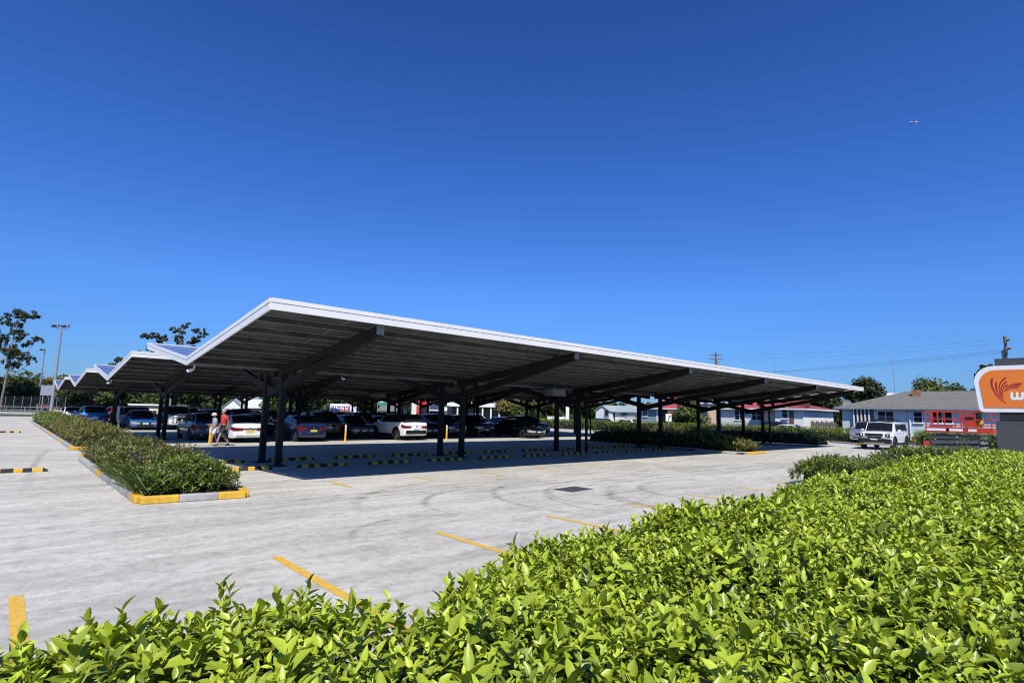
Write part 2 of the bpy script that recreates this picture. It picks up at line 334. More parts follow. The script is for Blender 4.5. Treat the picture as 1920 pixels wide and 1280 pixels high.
for k, (x0, y0, ang, ln) in enumerate(((8, 10.4, 4, 9), (7, 9.7, 2, 12), (14, 11.4, -2, 14), (12, 10.2, 1, 16), (18, 9.3, 3, 14), (3, 10.8, 6, 7), (0.6, 16, 88, 14), (-.7, 15, 91, 16), (-2.2, 18, 92, 15))):
    r = 160; a = ang
    tyre_mark(x0+r*math.sin(rad(a)), y0-r*math.cos(rad(a)), r, 90+a, 90+a-math.degrees(ln/r), .26, .0045+.00012*k)
# drain
def grate_drain(c, rz, label):
    t = thing('drain_grate', label, 'drain', (c.x, c.y, 0), rz)
    fr = MB()
    for a, b in (((-.45, -.3), (.45, -.25)), ((-.45, .25), (.45, .3)), ((-.45, -.25), (-.4, .25)), ((.4, -.25), (.45, .25))): fr.box((*a, .002), (*b, .012))
    fr.build('frame', MAT['grate'], t)
    br = MB()
    for i in range(12): br.box((-.37+i*.066, -.25, .002), (-.34+i*.066, .25, .01))
    br.build('bars', MAT['grate'], t)
    MB().box((-.4, -.25, .001), (.4, .25, .003)).build('pit', M('dusty_pit', (.06, .06, .06)), t)
grate_drain(G(1075, 917), .1, 'square dark iron drain grate set in the sunlit concrete')

# ------------------------------------------------------------------ the big hedge in front
EX = [-4, .05, .3, .54, .74, .80, .9, 1.04, 1.16, 1.5, 2.0, 2.74, 3.35, 3.5, 4.3, 5.5, 7.0, 8.4, 12, 13.9]
EY = [1.66, 1.66, 1.67, 1.67, 1.64, 1.32, 1.22, 1.38, 1.50, 1.60, 1.68, 1.70, 1.54, 1.52, 1.84, 1.86, 1.84, 1.92, 1.95, 1.9]
def edge(x): return np.interp(x, EX, EY)
def hnoise(x, y): return .03*np.sin(2.1*x+1.3*y)+.025*np.sin(3.7*x-2.9*y+1)+.02*np.sin(6.3*x+5.1*y+2)+.012*np.sin(11*x-9*y)
def htop(x, y):
    d = np.clip((edge(x)-y)/.30, 0, 1); return 1.325+hnoise(x, y)-.05*(1-d)**2
parts = []
def bed(x0, x1, y0, dens, L, k, zoff=0, far=False):
    A = (x1-x0)*(2.0-y0); n = int(A*dens); x = rng.uniform(x0, x1, n); y = rng.uniform(y0, 2.05, n); k_ = y < edge(x); x, y = x[k_], y[k_]
    d = edge(x)-y; st = rng.uniform(.07, .15, len(x)); z = htop(x, y)-st*.75+zoff+rng.normal(0, .018, len(x))
    ax = np.stack([rng.normal(-.12, .30, len(x)), rng.normal(-.16, .30, len(x))+np.where(d < .18, .5*(1-d/.18), 0), np.ones(len(x))], 1)
    parts.append(sprigs(np.stack([x, y, z], 1), ax, st*(L/.05)**.5, k, L*np.exp(np.clip(rng.normal(0, .14, len(x)), -.4, .2)), dark=-zoff*7.5))  # deeper layers take darker tints: shade of the gaps painted into the leaves
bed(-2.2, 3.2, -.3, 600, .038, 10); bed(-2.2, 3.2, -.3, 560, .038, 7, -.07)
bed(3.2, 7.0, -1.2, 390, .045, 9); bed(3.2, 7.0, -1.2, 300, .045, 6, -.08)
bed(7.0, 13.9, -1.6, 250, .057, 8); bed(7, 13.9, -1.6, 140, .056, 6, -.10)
bed(-2.2, 3.2, -1.6, 60, .06, 7)
# fuller rim
n = 2600; x = rng.uniform(-2.2, 9, n); y = edge(x)-np.abs(rng.normal(0, .07, n)); z = htop(x, y)-.06-rng.random(n)**2*.12
parts.append(sprigs(np.stack([x, y, z], 1), np.stack([rng.normal(0, .3, n), rng.normal(.35, .3, n), np.ones(n)], 1), rng.uniform(.06, .12, n), 8, .041))
# side skirt under the rim
n = 5200; x = rng.uniform(-2.2, 13.9, n); z = rng.uniform(.35, 1.2, n); y = edge(x)-.03-rng.uniform(0, .06, n)
parts.append(sprigs(np.stack([x, y, z], 1), np.stack([rng.normal(0, .3, n), np.full(n, .8), rng.normal(.4, .3, n)], 1), rng.uniform(.06, .12, n), 6, .062))
# young shoots standing above the rim
sh = [(335, 1125, .13), (345, 1130, .11), (642, 1090, .11), (632, 1092, .09), (752, 1130, .12), (765, 1136, .09), (930, 1040, .10), (918, 1044, .08), (1072, 992, .10), (140, 1185, .09), (155, 1190, .1), (230, 1160, .08), (475, 1100, .1), (590, 1090, .09), (870, 1062, .08), (1120, 985, .07), (1170, 972, .07), (1440, 918, .08)]
b3, s3 = [], []
for u, v, s in sh:
    p = G(u, v, 1.24); b3.append((p.x, min(p.y, float(edge(p.x))-.02), 1.20)); s3.append(s+.05)
b3 = np.array(b3); s3 = np.array(s3)
parts.append(sprigs(b3, np.stack([rng.normal(0, .12, len(s3)), rng.normal(.05, .12, len(s3)), np.ones(len(s3))], 1), s3, 12, .046, spread=(70, 22)))
n = 170; x = rng.uniform(-2, 12, n); y = edge(x)-rng.uniform(.02, .25, n); z = htop(x, y)-.04
parts.append(sprigs(np.stack([x, y, z], 1), np.stack([rng.normal(0, .2, n), rng.normal(.1, .2, n), np.ones(n)], 1), rng.uniform(.08, .12, n), 9, .048, spread=(75, 25)))
V, Fc, T = cat(parts)
hedge = thing('hedge', 'wide clipped hedge with glossy bright green leaves filling the front of the view', 'hedge')
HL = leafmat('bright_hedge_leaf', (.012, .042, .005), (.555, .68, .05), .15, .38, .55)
o = put('foliage', npmesh('foliage', V, Fc, HL, T), hedge)
# dark sheet under the leaves: inner shade put into its colour, hides the ground
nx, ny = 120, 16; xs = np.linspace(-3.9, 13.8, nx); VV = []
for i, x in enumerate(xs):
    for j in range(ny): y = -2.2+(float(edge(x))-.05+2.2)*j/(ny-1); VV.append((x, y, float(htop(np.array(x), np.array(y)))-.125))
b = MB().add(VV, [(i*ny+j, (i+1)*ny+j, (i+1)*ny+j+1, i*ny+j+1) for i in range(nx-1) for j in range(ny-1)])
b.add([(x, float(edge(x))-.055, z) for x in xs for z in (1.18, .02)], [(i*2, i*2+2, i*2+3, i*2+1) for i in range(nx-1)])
b.build('shade_core', MAT['core'], hedge, fix=False)

# smaller planted masses: leaves over a dark core, each a thing of its own
def leafy_bed(name, label, cat_, poly_fn, area, n, L, h, leaf, k=6, group=None, lean=.5, strap=0, lw=.54):
    """poly_fn(n) -> x, y, top height"""
    t = thing(name, label, cat_, (0, 0, 0), 0, group)
    x, y, zt = poly_fn(n); q = rng.random(n)**.45; z = zt*(.12+.85*q)-.07
    ax = np.stack([rng.normal(0, lean, n), rng.normal(0, lean, n), np.ones(n)*.9], 1)
    pr = [sprigs(np.stack([x, y, z], 1), ax, rng.uniform(.8, 1.6, n)*L*1.6, k, L, lw)]
    if strap:
        m = strap; x, y, zt = poly_fn(m); th = rng.uniform(0, 2*PI, m); D = np.stack([np.cos(th)*.7, np.sin(th)*.7, np.ones(m)], 1)
        v, f = leaves(np.stack([x, y, zt*rng.uniform(.25, .75, m)], 1), D, np.array([[0, 0, 1.]])+rng.normal(0, .3, (m, 3)), rng.uniform(.3, .5, m), np.full(m, .03), .1, .45)
        pr.append((v, f, np.repeat(rng.uniform(0, .5, m), 10)))
    v, f, tt = cat(pr); put('foliage', npmesh('foliage', v, f, leaf, tt), t); return t
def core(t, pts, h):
    """dark dome under a planted bed, inner shade put into its colour: pts = outline, h = height"""
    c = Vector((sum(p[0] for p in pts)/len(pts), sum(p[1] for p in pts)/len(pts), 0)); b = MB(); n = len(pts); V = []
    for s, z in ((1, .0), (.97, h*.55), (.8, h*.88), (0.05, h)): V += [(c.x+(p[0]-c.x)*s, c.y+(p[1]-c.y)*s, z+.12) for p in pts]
    b.add(V, [(i*n+j, i*n+(j+1) % n, (i+1)*n+(j+1) % n, (i+1)*n+j) for i in range(3) for j in range(n)]); b.build('bed_shade_core', MAT['core'], t, smooth=60)
def kerb_run(name, label, segs, group=None, z=.14, wd=.15):
    """kerb as one thing, its painted lengths as parts: segs = (x0,y0,x1,y1,painted)"""
    t = thing(name, label, 'kerb', (0, 0, 0), 0, group)
    for (x0, y0, x1, y1, p) in segs:
        b = MB().beam((x0, y0, z/2), (x1, y1, z/2), wd, z); o = b.build('painted_kerb' if p else 'kerb_stone', MAT['yellow'] if p else MAT['kerb'], t, bevel=.02)
    return t
dkl = leafmat('dark_shrub_leaf', (.018, .042, .008), (.25, .33, .05), .18, .33, .6)
brl = leafmat('bronze_shrub_leaf', (.022, .045, .009), (.31, .30, .07), .18, .36, .55)
grl = leafmat('road_hedge_leaf', (.06, .11, .012), (.30, .38, .045), .25, .4, .4)
def rect(x0, x1, y0, y1, h, wob=.12, rnd=.5):
    def fn(n):
        x = rng.uniform(x0, x1, n); y = rng.uniform(y0, y1, n); e = np.minimum(np.minimum(x-x0, x1-x), np.minimum(y-y0, y1-y))/rnd
        return x, y, h*(.45+.55*np.sqrt(np.clip(e, 0, 1)))*(1+wob*np.sin(1.7*x+2*y)+wob*.7*np.sin(3.1*y-1.3*x))
    return fn
def rc(x0, x1, y0, y1): return [(x0, y0), ((x0+x1)/2, y0), (x1, y0), (x1, (y0+y1)/2), (x1, y1), ((x0+x1)/2, y1), (x0, y1), (x0, (y0+y1)/2)]
# near island with its shrubs
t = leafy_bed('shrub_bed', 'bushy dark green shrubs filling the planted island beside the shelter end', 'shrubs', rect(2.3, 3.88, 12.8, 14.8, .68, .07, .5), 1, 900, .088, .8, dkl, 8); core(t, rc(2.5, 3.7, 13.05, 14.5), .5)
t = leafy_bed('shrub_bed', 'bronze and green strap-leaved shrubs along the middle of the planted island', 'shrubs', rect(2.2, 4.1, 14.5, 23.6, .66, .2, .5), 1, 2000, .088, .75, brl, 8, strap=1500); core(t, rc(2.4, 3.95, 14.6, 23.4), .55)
t = leafy_bed('shrub_bed', 'tufts of long green grassy leaves at the kerb corner of the island', 'shrubs', rect(2.1, 2.75, 12.9, 17.5, .42, .1, .3), 1, 60, .06, .4, dkl, 5, strap=1500)
kx = 2.12
kerb_run('island_kerb', 'concrete kerb with yellow painted corners round the nearest planted island', [(kx, 12.62, 2.75, 12.55, 1), (2.75, 12.55, 3.42, 12.48, 0), (3.42, 12.48, 3.93, 12.43, 1), (3.93, 12.44, 4.02, 13.0, 1), (4.05, 13.0, 4.1, 23.9, 0),
    (kx, 12.7, kx, 13.3, 1), (kx, 13.3, kx, 17.6, 0), (kx, 17.6, kx-.02, 18.4, 1), (kx-.02, 18.4, kx, 23.0, 0), (kx, 23.0, kx+.1, 24.0, 1), (kx+.1, 24, 4.2, 24, 0)])
sheet('island_soil', [(2.15, 12.6), (3.95, 12.5), (4.05, 23.9), (2.15, 23.9)], .1, MAT['soil'])
# farther island
t = leafy_bed('shrub_bed', 'rusty brown and green shrubs on the second island behind the gap', 'shrubs', rect(2.4, 4.3, 28.6, 46, .85, .16, .5), 1, 2600, .10, .8, brl, 6, strap=300); core(t, rc(2.6, 4.1, 28.9, 45.5), .65)
t = leafy_bed('shrub_bed', 'low olive green shrubs at the far end of the second island by the light pole', 'shrubs', rect(2.4, 4.3, 46, 72, .9, .14, .5), 1, 1800, .12, .8, dkl, 5); core(t, rc(2.6, 4.1, 46.2, 71), .7)
segs = [(2.3, 28.3, 3.3, 28.25, 1), (3.3, 28.25, 4.35, 28.2, 0)]
yy = 28.3
for ln, p in ((.7, 1), (4.5, 0), (1.2, 1), (6.5, 0), (2.2, 1), (9, 0), (3, 1), (12, 0), (4, 1)): segs.append((2.3, yy, 2.3, yy+ln, p)); yy += ln
kerb_run('island_kerb', 'concrete kerb with yellow patches along the second planted island', segs)
sheet('island_soil', [(2.35, 28.3), (4.35, 28.3), (4.35, 72), (2.35, 72)], .1, MAT['soil'])
# shaded island under the shelter and its sunlit nose
ix0, ix1 = 29.6, 31.6
t = leafy_bed('shrub_bed', 'sunlit strap-leaved clump on the yellow-kerbed nose of the shaded island', 'shrubs', rect(28.9, 31.0, 13.75, 15.3, .85, .1, .6), 1, 330, .12, .8, brl, 7, strap=500); core(t, rc(29.2, 30.8, 14, 15.2), .6)
t = leafy_bed('shrub_bed', 'dark rounded shrub half in shade behind the sunlit clump', 'shrubs', rect(29.4, 31.6, 15.5, 17.6, 1.0, .1, .7), 1, 330, .12, 1, dkl, 6); core(t, rc(29.7, 31.3, 15.7, 17.4), .8)
t = leafy_bed('shrub_bed', 'long mass of shrubs in deep shade under the roof', 'shrubs', rect(29.6, 31.8, 17.8, 25, 1.0, .14, .6), 1, 700, .13, 1, dkl, 6); core(t, rc(29.8, 31.6, 18, 24.8), .8)
kerb_run('island_kerb', 'pale kerb with yellow painted nose round the shaded island', [(29.0, 13.55, 30.0, 13.5, 1), (30, 13.5, 31.2, 13.6, 1), (28.6, 14.5, 29.0, 13.6, 0), (28.5, 16.2, 28.6, 14.5, 0), (29.3, 16.3, 29.3, 25.2, 0), (29.3, 25.2, 32.0, 25.3, 0)])
sheet('island_soil', [(28.7, 13.6), (31.6, 13.6), (31.9, 25.2), (29.3, 25.2)], .1, MAT['soil'])
t = leafy_bed('shrub_bed', 'low dark shrub mounds between the shaded island and the road hedge', 'shrubs', rect(42.6, 45.2, 14.6, 26, 1.0, .12, .7), 1, 420, .17, 1, dkl, 5); core(t, rc(42.9, 44.9, 14.9, 25.6), .8)
p = G(1258, 818); t = leafy_bed('shrub_bed', 'small sunlit shrub at the foot of the white arrow sign', 'shrubs', rect(p.x-1.4, p.x+1.0, p.y-1.5, p.y+1.5, .85, .1, .6), 1, 150, .16, .8, brl, 6); core(t, rc(p.x-1.1, p.x+.8, p.y-1.2, p.y+1.2), .6)
# hedge along the road
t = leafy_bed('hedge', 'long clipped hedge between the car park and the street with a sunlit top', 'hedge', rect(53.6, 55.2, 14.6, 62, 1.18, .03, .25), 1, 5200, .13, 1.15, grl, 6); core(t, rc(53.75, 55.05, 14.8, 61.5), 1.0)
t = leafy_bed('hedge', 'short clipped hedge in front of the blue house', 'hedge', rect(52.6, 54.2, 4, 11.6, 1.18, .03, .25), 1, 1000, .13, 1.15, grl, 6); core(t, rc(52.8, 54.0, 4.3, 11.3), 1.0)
kerb_run('road_kerb', 'low pale kerb with a yellow length in front of the road hedge', [(52.9, 17.5, 52.9, 45, 0), (52.6, 17.2, 51.0, 15.0, 0), (50.9, 14.9, 48.6, 13.6, 1), (52.0, 11.6, 51.4, 3, 0)])
# darker hedge return beyond the bright hedge, and the shrubs by the sign
a = G(1482, 910); t = leafy_bed('hedge', 'short dark green hedge jutting into the car park beyond the bright hedge', 'hedge', rect(a.x+.1, a.x+3.4, a.y-3.4, a.y+.1, .72, .04, .25), 1, 2300, .085, .7, dkl, 8, lean=.4); core(t, rc(a.x+.35, a.x+3.1, a.y-3.1, a.y-.2), .42)
kerb_run('road_kerb', 'short pale kerb corner at the end of the dark hedge', [(a.x-.5, a.y-.45, a.x-.35, a.y-1.5, 0), (a.x-.5, a.y-.4, a.x+.6, a.y-.35, 0)])
t = leafy_bed('shrub_bed', 'dull green untrimmed shrubs at the foot of the dark sign pillar', 'shrubs', rect(21.0, 24.6, 1.4, 5.9, .98, .07, .4), 1, 2000, .10, .9, dkl, 7); core(t, rc(21.3, 24.3, 1.7, 5.6), .85)

# ------------------------------------------------------------------ solar shelters
def pvmat():
    m = bpy.data.materials.new('solar_cells'); m.use_nodes = True; n, l = NL(m); b = n['Principled BSDF']; b.inputs['Roughness'].default_value = .18
    tc = n.new('ShaderNodeTexCoord'); br = n.new('ShaderNodeTexBrick'); l.new(tc.outputs['Object'], br.inputs['Vector'])
    br.offset = 0; br.inputs['Scale'].default_value = 1; br.inputs['Brick Width'].default_value = .17; br.inputs['Row Height'].default_value = .17; br.inputs['Mortar Size'].default_value = .006
    br.inputs['Color1'].default_value = (.02, .035, .12, 1); br.inputs['Color2'].default_value = (.025, .045, .15, 1); br.inputs['Mortar'].default_value = (.25, .28, .36, 1)
    l.new(br.outputs['Color'], b.inputs['Base Color']); return m
MAT['pv'] = pvmat()
XL, XR = 4.05, 43.75
FRX = [6.78, 14.15, 21.45, 28.75, 35.75, 42.45]
def shelter(y0, label, xl=XL):
    V, A = y0+6.95, y0+13.6; zB, zV, zA = 3.93, 3.07, 4.02
    t = thing('solar_shelter', label, 'solar shelter', (0, 0, 0), 0, 'butterfly roofed solar shelters over the car park')
    def zf(y): return zV+(zB-zV)*(V-y)/(V-y0) if y < V else zV+(zA-zV)*(y-V)/(A-V)
    # fascia: front, rear and the two folded gable ends, with a folded lip line
    for name, y in (('fascia', y0), ('fascia', A)):
        z = zf(y); d = -1 if y == y0 else 1; b = MB()
        b.box((xl, y-.02, z), (XR, y+.02, z+.155)); b.box((xl, y-.02+d*.012, z+.163), (XR, y+.02+d*.012, z+.255)); b.box((xl, y-.015, z+.15), (XR, y+.015, z+.17))
        b.build(name, MAT['fascia'], t, fix=True)
    for x, d in ((xl, -1), (XR, 1)):
        b = MB()
        for ya, yb in ((y0+.02, V), (V, A-.02)):
            za, zb = zf(ya), zf(yb)
            for h0, h1, o in ((0, .155, 0), (.163, .255, .012*d), (.15, .17, -.005*d)):
                b.hexa([(x-.02+o, ya, za+h0), (x+.02+o, ya, za+h0), (x+.02+o, yb, zb+h0), (x-.02+o, yb, zb+h0), (x-.02+o, ya, za+h1), (x+.02+o, ya, za+h1), (x+.02+o, yb, zb+h1), (x-.02+o, yb, zb+h1)])
        b.build('gable_fascia', MAT['fascia'], t)
    # rows of panels lying on purlins
    rows = 6
    for ya, yb in ((y0+.06, V-.10), (V+.10, A-.06)):
        for i in range(rows):
            p, q = ya+(yb-ya)*(i+.012)/rows, ya+(yb-ya)*(i+.988)/rows; b = MB()
            nP = 19; wx = (XR-xl-.1)/nP
            for k in range(nP):
                x0, x1 = xl+.05+k*wx+.008, xl+.05+(k+1)*wx-.008
                zl = zf(p)+.19, zf(q)+.19
                b.add([(x0, p, zl[0]), (x1, p, zl[0]), (x1, q, zl[1]), (x0, q, zl[1])], [(3, 2, 1, 0)], 0)
                b.add([(x0, p, zl[0]+.035), (x1, p, zl[0]+.035), (x1, q, zl[1]+.035), (x0, q, zl[1]+.035)], [(0, 1, 2, 3)], 1)
                b.add([(x0, p, zl[0]), (x1, p, zl[0]), (x1, q, zl[1]), (x0, q, zl[1]), (x0, p, zl[0]+.035), (x1, p, zl[0]+.035), (x1, q, zl[1]+.035), (x0, q, zl[1]+.035)], [(0, 1, 5, 4), (1, 2, 6, 5), (2, 3, 7, 6), (3, 0, 4, 7)], 2)
            for ye in (p, q):
                za = zf(ye)+.229; d_ = .045 if ye == p else -.045; zc_ = zf(ye+d_)+.229
                b.add([(xl+.05, ye, za), (XR-.05, ye, za), (XR-.05, ye+d_, zc_), (xl+.05, ye+d_, zc_)], [(0, 1, 2, 3)], 3)
            b.build('solar_panel_row', [MAT['backsheet'], MAT['pv'], MAT['purlin'], MAT['fascia']], t, fix=False)
        for i in range(rows+1):
            y = min(max(ya+(yb-ya)*i/rows, ya+.06), yb-.06); z = zf(y); b = MB()
            b.box((xl+.03, y-.03, z+.155), (XR-.03, y+.03, z+.183), 1); b.box((xl+.03, y-.03, z+.052), (XR-.03, y-.022, z+.155), 1); b.box((xl+.03, y-.03, z+.04), (XR-.03, y+.018, z+.052), 0)  # pale lower lip, darker web: bounce light and shade painted into the colours
            # short cleats and junction boxes under the panels
            for k in range(19):
                xk = xl+.05+(k+.5)*(XR-xl-.1)/19; b.box((xk-.13, y+.032, z+.13), (xk+.13, y+.16, z+.184), 1)
                xk = xl+.05+k*(XR-xl-.1)/19
                if i < rows and k: yn = yb-.06 if i == rows-1 else ya+(yb-ya)*(i+1)/rows; b.beam((xk, y+.05, zf(y)+.184), (xk, yn-.05, zf(yn)+.184), .028, .016, 0)
            for k in range(12):                                                            # sleeves where purlin lengths overlap
                xk = xl+1.2+k*3.36+(1.4 if i % 2 else 0); b.box((xk-.22, y-.034, z+.036), (xk+.22, y+.022, z+.0395), 0)
            b.build('purlin', [MAT['purlin'], MAT['shaded_purlin']], t)
    # box gutter along the valley
    MB().box((xl+.03, V-.14, zV+.02), (XR-.03, V+.14, zV+.10)).build('gutter', MAT['purlin'], t)
    ca, cb = V-.55, V+.95; kn = (V+.55, 2.47)
    for i, x in enumerate(FRX):
        f = bpy.data.objects.new('support_frame', None); COL.objects.link(f); f.parent = t; f.location = (x, 0, 0); f.empty_display_size = .3
        for y, top in ((ca, zf(ca)-.02), (cb, zf(cb)-.02)):
            MB().box((-.095, y-.095, .022), (.095, y+.095, top)).build('column', MAT['steel'], f, bevel=.012)
            MB().box((-.24, y-.24, .001), (.24, y+.24, .022)).build('base_plate', MAT['steel'], f)
        def rafter(pts, w_=.15):   # pts (y, z top, depth)
            b = MB(); P = []
            for y, z, h in pts: P.append((y, z, h))
            for (ya, za, ha), (yb, zb, hb) in zip(P[:-1], P[1:]):
                b.hexa([(-w_/2, ya, za-ha), (w_/2, ya, za-ha), (w_/2, yb, zb-hb), (-w_/2, yb, zb-hb), (-w_/2, ya, za), (w_/2, ya, za), (w_/2, yb, zb), (-w_/2, yb, zb)])
            return b
        e = .03
        rafter([(y0+.2, zf(y0+.2)+e, .20), (V-4.9, zf(V-4.9)+e, .26), (V-.2, zf(V-.2)+e, .24)]).build('rafter', MAT['steel'], f)
        rafter([(V+.2, zf(V+.2)+e, .24), (V+4.9, zf(V+4.9)+e, .26), (A-.2, zf(A-.2)+e, .20)]).build('rafter', MAT['steel'], f)
        rafter([(y0+.22, zf(y0+.22)-.15, .09), (V-4.6, zf(V-4.6)-.22, .22), (V-1.0, 2.79, .26), (V+.75, 2.47, .27)], .13).build('lower_chord', MAT['steel'], f)
        rafter([(V+.32, 2.55, .27), (V+2.4, 3.0, .26), (V+4.2, 3.42, .2), (A-.22, zf(A-.22)-.15, .08)], .125).build('lower_chord', MAT['steel'], f)
        for yy in (V-1.35, V+1.7): MB().box((-.05, yy-.1, 2.8), (.05, yy+.1, zf(yy)-.15)).build('web_post', MAT['steel'], f)
        for y in (y0+.19, A-.19): MB().box((-.1, y-.012, zf(y)-.2), (.1, y+.012, zf(y)+.03)).build('end_plate', MAT['purlin'], f)   # pale rafter ends
        if i in (2, 5):
            MB().tube([(.0, ca-.5, .05), (0, ca-.5, 2.35), (0, ca-.47, 2.55), (0, ca-.36, 2.72), (0, ca-.1, 2.8), (0, ca+.2, 2.82)], .07, 10).build('downpipe', MAT['steel'], f, smooth=50)
    if True:
        b = MB().box((19.2, V-.9, 2.72), (20.1, V-.35, 3.04)); b.build('junction_box', MAT['purlin'], t, bevel=.02)
    return t
YS = [12.15, 29.3, 46.9, 63.8]
for y, lb in zip(YS, ('nearest solar shelter with white fascia over the empty bays', 'second solar shelter back with people walking before its cars', 'third solar shelter back over the blue sedan and white pickup', 'farthest solar shelter with the smallest blue panelled end')):
    shelter(y, lb)

# white cameras and lights under the valley ends
def cam_unit(name, label, p, rz, cat_='security camera'):
    t = thing(name, label, cat_, p, rz, 'white cameras under the shelter roofs')
    MB().tube([(0, 0, .0), (0, 0, .16)], .05, 8).build('bracket', MAT['white'], t)
    MB().tube([(0, .0, -.02), (.16, 0, -.09), (.30, 0, -.14)], [.06, .085, .08], 10).build('housing', MAT['white'], t, smooth=50); t.scale = (.62, .62, .62)
    MB().ell((.31, 0, -.145), (.03, .06, .06)).build('lens', MAT['black'], t, smooth=60); return t
for u, v, y, lb, rz in ((364, 692, 19.1, 'white camera under the valley end of the nearest shelter', 2.6), (641, 709, 29.7, 'white camera hung from the front edge of the second shelter', 5.2), (774, 612, 36, None, 0), (839, 722, 36.2, 'tiny white camera between the columns of the second shelter', 0), (989, 733, 36.2, 'small white camera farthest along the second shelter', 0)):
    if lb:
        p = PY(u, v, y); cam_unit('security_camera', lb, (p.x, p.y, p.z+.02), rz)
p = PY(198, 711, 36.25); cam_unit('security_camera', 'white twin floodlight camera on the valley end of the second shelter', (4.2, 36.1, 3.0), 3.4)

# ------------------------------------------------------------------ wheel stops
def stop_mesh():
    b = MB(); L = 1.66; cuts = [0, .11, .33, .52, .70, .96, 1.14, 1.33, 1.55, L]; kind = [0, 1, 0, 1, 0, 1, 0, 1, 0]
    def ring(x, s=1): return [(x, -.08, 0), (x, .08, 0), (x, .065, .07*s), (x, .04, .1*s), (x, -.04, .1*s), (x, -.065, .07*s)]
    for (a, c), k in zip(zip(cuts[:-1], cuts[1:]), kind):
        sa = .45 if a == 0 else 1; sb = .45 if c == L else 1; A, C = ring(a, sa), ring(c, sb); o = len(b.v)
        b.add(A+C, [(i, (i+1) % 6, 6+(i+1) % 6, 6+i) for i in range(6)], k)
        if a == 0: b.add(A, [(5, 4, 3, 2, 1, 0)], 0)
        if c == L: b.add(C, [(0, 1, 2, 3, 4, 5)], 0)
    return b.mesh('wheel_stop', [MAT['rubber'], MAT['yellow']])
STOP = stop_mesh()
ords = 'first second third fourth fifth sixth seventh eighth ninth tenth eleventh twelfth'.split()
def wstop(x, y, label, rz=0):
    o = put('wheel_stop', STOP, None, (x, y, .002), (0, 0, rz)); tag(o, label, 'wheel stop', 'black and yellow rubber wheel stops'); return o
for k in range(10):
    wstop(4.64+S*k, 17.7, f'yellow striped wheel stop, {ords[k]} from the island in the row nearer the sun', rng.normal(0, .012))
for k in range(10):
    wstop(4.62+S*k, 20.3, f'yellow striped wheel stop, {ords[k]} from the island in the row behind the columns', rng.normal(0, .012))
p = G(38, 885); wstop(p.x-1.1, p.y, 'sunlit black and yellow wheel stop in the open bay beside the island')
p = G(8, 811); wstop(p.x-.9, p.y, 'far sunlit wheel stop on the open concrete beyond the island gap')

# ------------------------------------------------------------------ bollards, posts and signs
def bollard(p, label):
    t = thing('bollard', label, 'bollard', p, 0, 'yellow flexible bollards on the bright strip')
    MB().lathe([(.0, 0), (.14, 0), (.14, .02), (.07, .05), (.055, .1), (.05, .95), (.045, .98), (0, .985)], n=14).build('post', MAT['yellow2'], t, smooth=40)
    for z in (.62, .74, .86): MB().lathe([(.0505, z), (.0545, z), (.0545, z+.07), (.0505, z+.07)], n=14).build('reflective_band', MAT['white'], t, smooth=40)
    return t
bollard(G(392.5, 834.2), 'yellow bollard beside the elderly couple'); bollard(G(647, 827.5), 'yellow bollard in front of the dark hatchback'); bollard(G(837, 824.5), 'yellow bollard to the right of the white and black crossover')
# payment post by the blue sedan
p = G(221, 812); t = thing('ticket_post', 'pale grey ticket post with a box on top standing behind the island shrubs', 'post', p, .5)
MB().tube([(0, 0, 0), (0, 0, .95)], .06, 10).build('post', MAT['galv'], t, smooth=40); MB().box((-.15, -.12, .85), (.15, .12, 1.75)).build('housing', MAT['galv'], t, bevel=.03); MB().box((-.11, -.135, 1.2), (.11, -.122, 1.6)).build('screen', MAT['black'], t)
# white arrow sign at the shrub
p = G(1254, 818); t = thing('arrow_sign', 'white sign with a black arrow on a short post by the road hedge', 'sign', p, rad(-50))
MB().tube([(0, 0, 0), (0, 0, 2.0)], .035, 8).build('post', MAT['galv'], t, smooth=40)
MB().box((-.27, -.03, 1.45), (.27, -.01, 2.15)).build('plate', MAT['white'], t)
b = MB(); b.prism([(-.03, -.034, 1.52), (.04, -.034, 1.52), (.04, -.034, 1.72), (-.03, -.034, 1.72)], (0, .003, 0)); b.prism([(-.03, -.034, 1.725), (.04, -.034, 1.725), (.14, -.034, 1.86), (.08, -.034, 1.9)], (0, .003, 0)); b.prism([(.02, -.0345, 2.0), (.2, -.0345, 2.02), (.2, -.0345, 1.82)], (0, .003, 0))
b.build('arrow', MAT['black'], t)

# ------------------------------------------------------------------ cars
def wheel_meshes():
    ty = MB().lathe([(.205, -.1), (.24, -.108), (.31, -.1), (.33, -.075), (.335, 0), (.33, .075), (.31, .1), (.24, .108), (.205, .1)], 'y', 24)
    rm = MB(); rm.lathe([(.0, .07), (.05, .07), (.055, .055)], 'y', 12); rm.lathe([(.178, .09), (.208, .1), (.21, .0), (.178, .0)], 'y', 24); rm.lathe([(.19, .01), (0, .01)], 'y', 24, 1)
    for k in range(5):
        a = 2*PI*k/5; c, s = math.cos(a), math.sin(a); b = -s, c
        rm.hexa([(c*r+b[0]*w_, y, s*r+b[1]*w_) for y in (.03, .075) for r, w_ in ((.03, -.035), (.03, .035), (.195, .022), (.195, -.022))])
    return ty.mesh('tyre', MAT['tyre'], 40), rm.mesh('rim', [MAT['rim'], MAT['black']], 40), rm.mesh('rim', [MAT['rimdark'], MAT['black']], 40)
TYRE, RIM, RIMD = wheel_meshes()
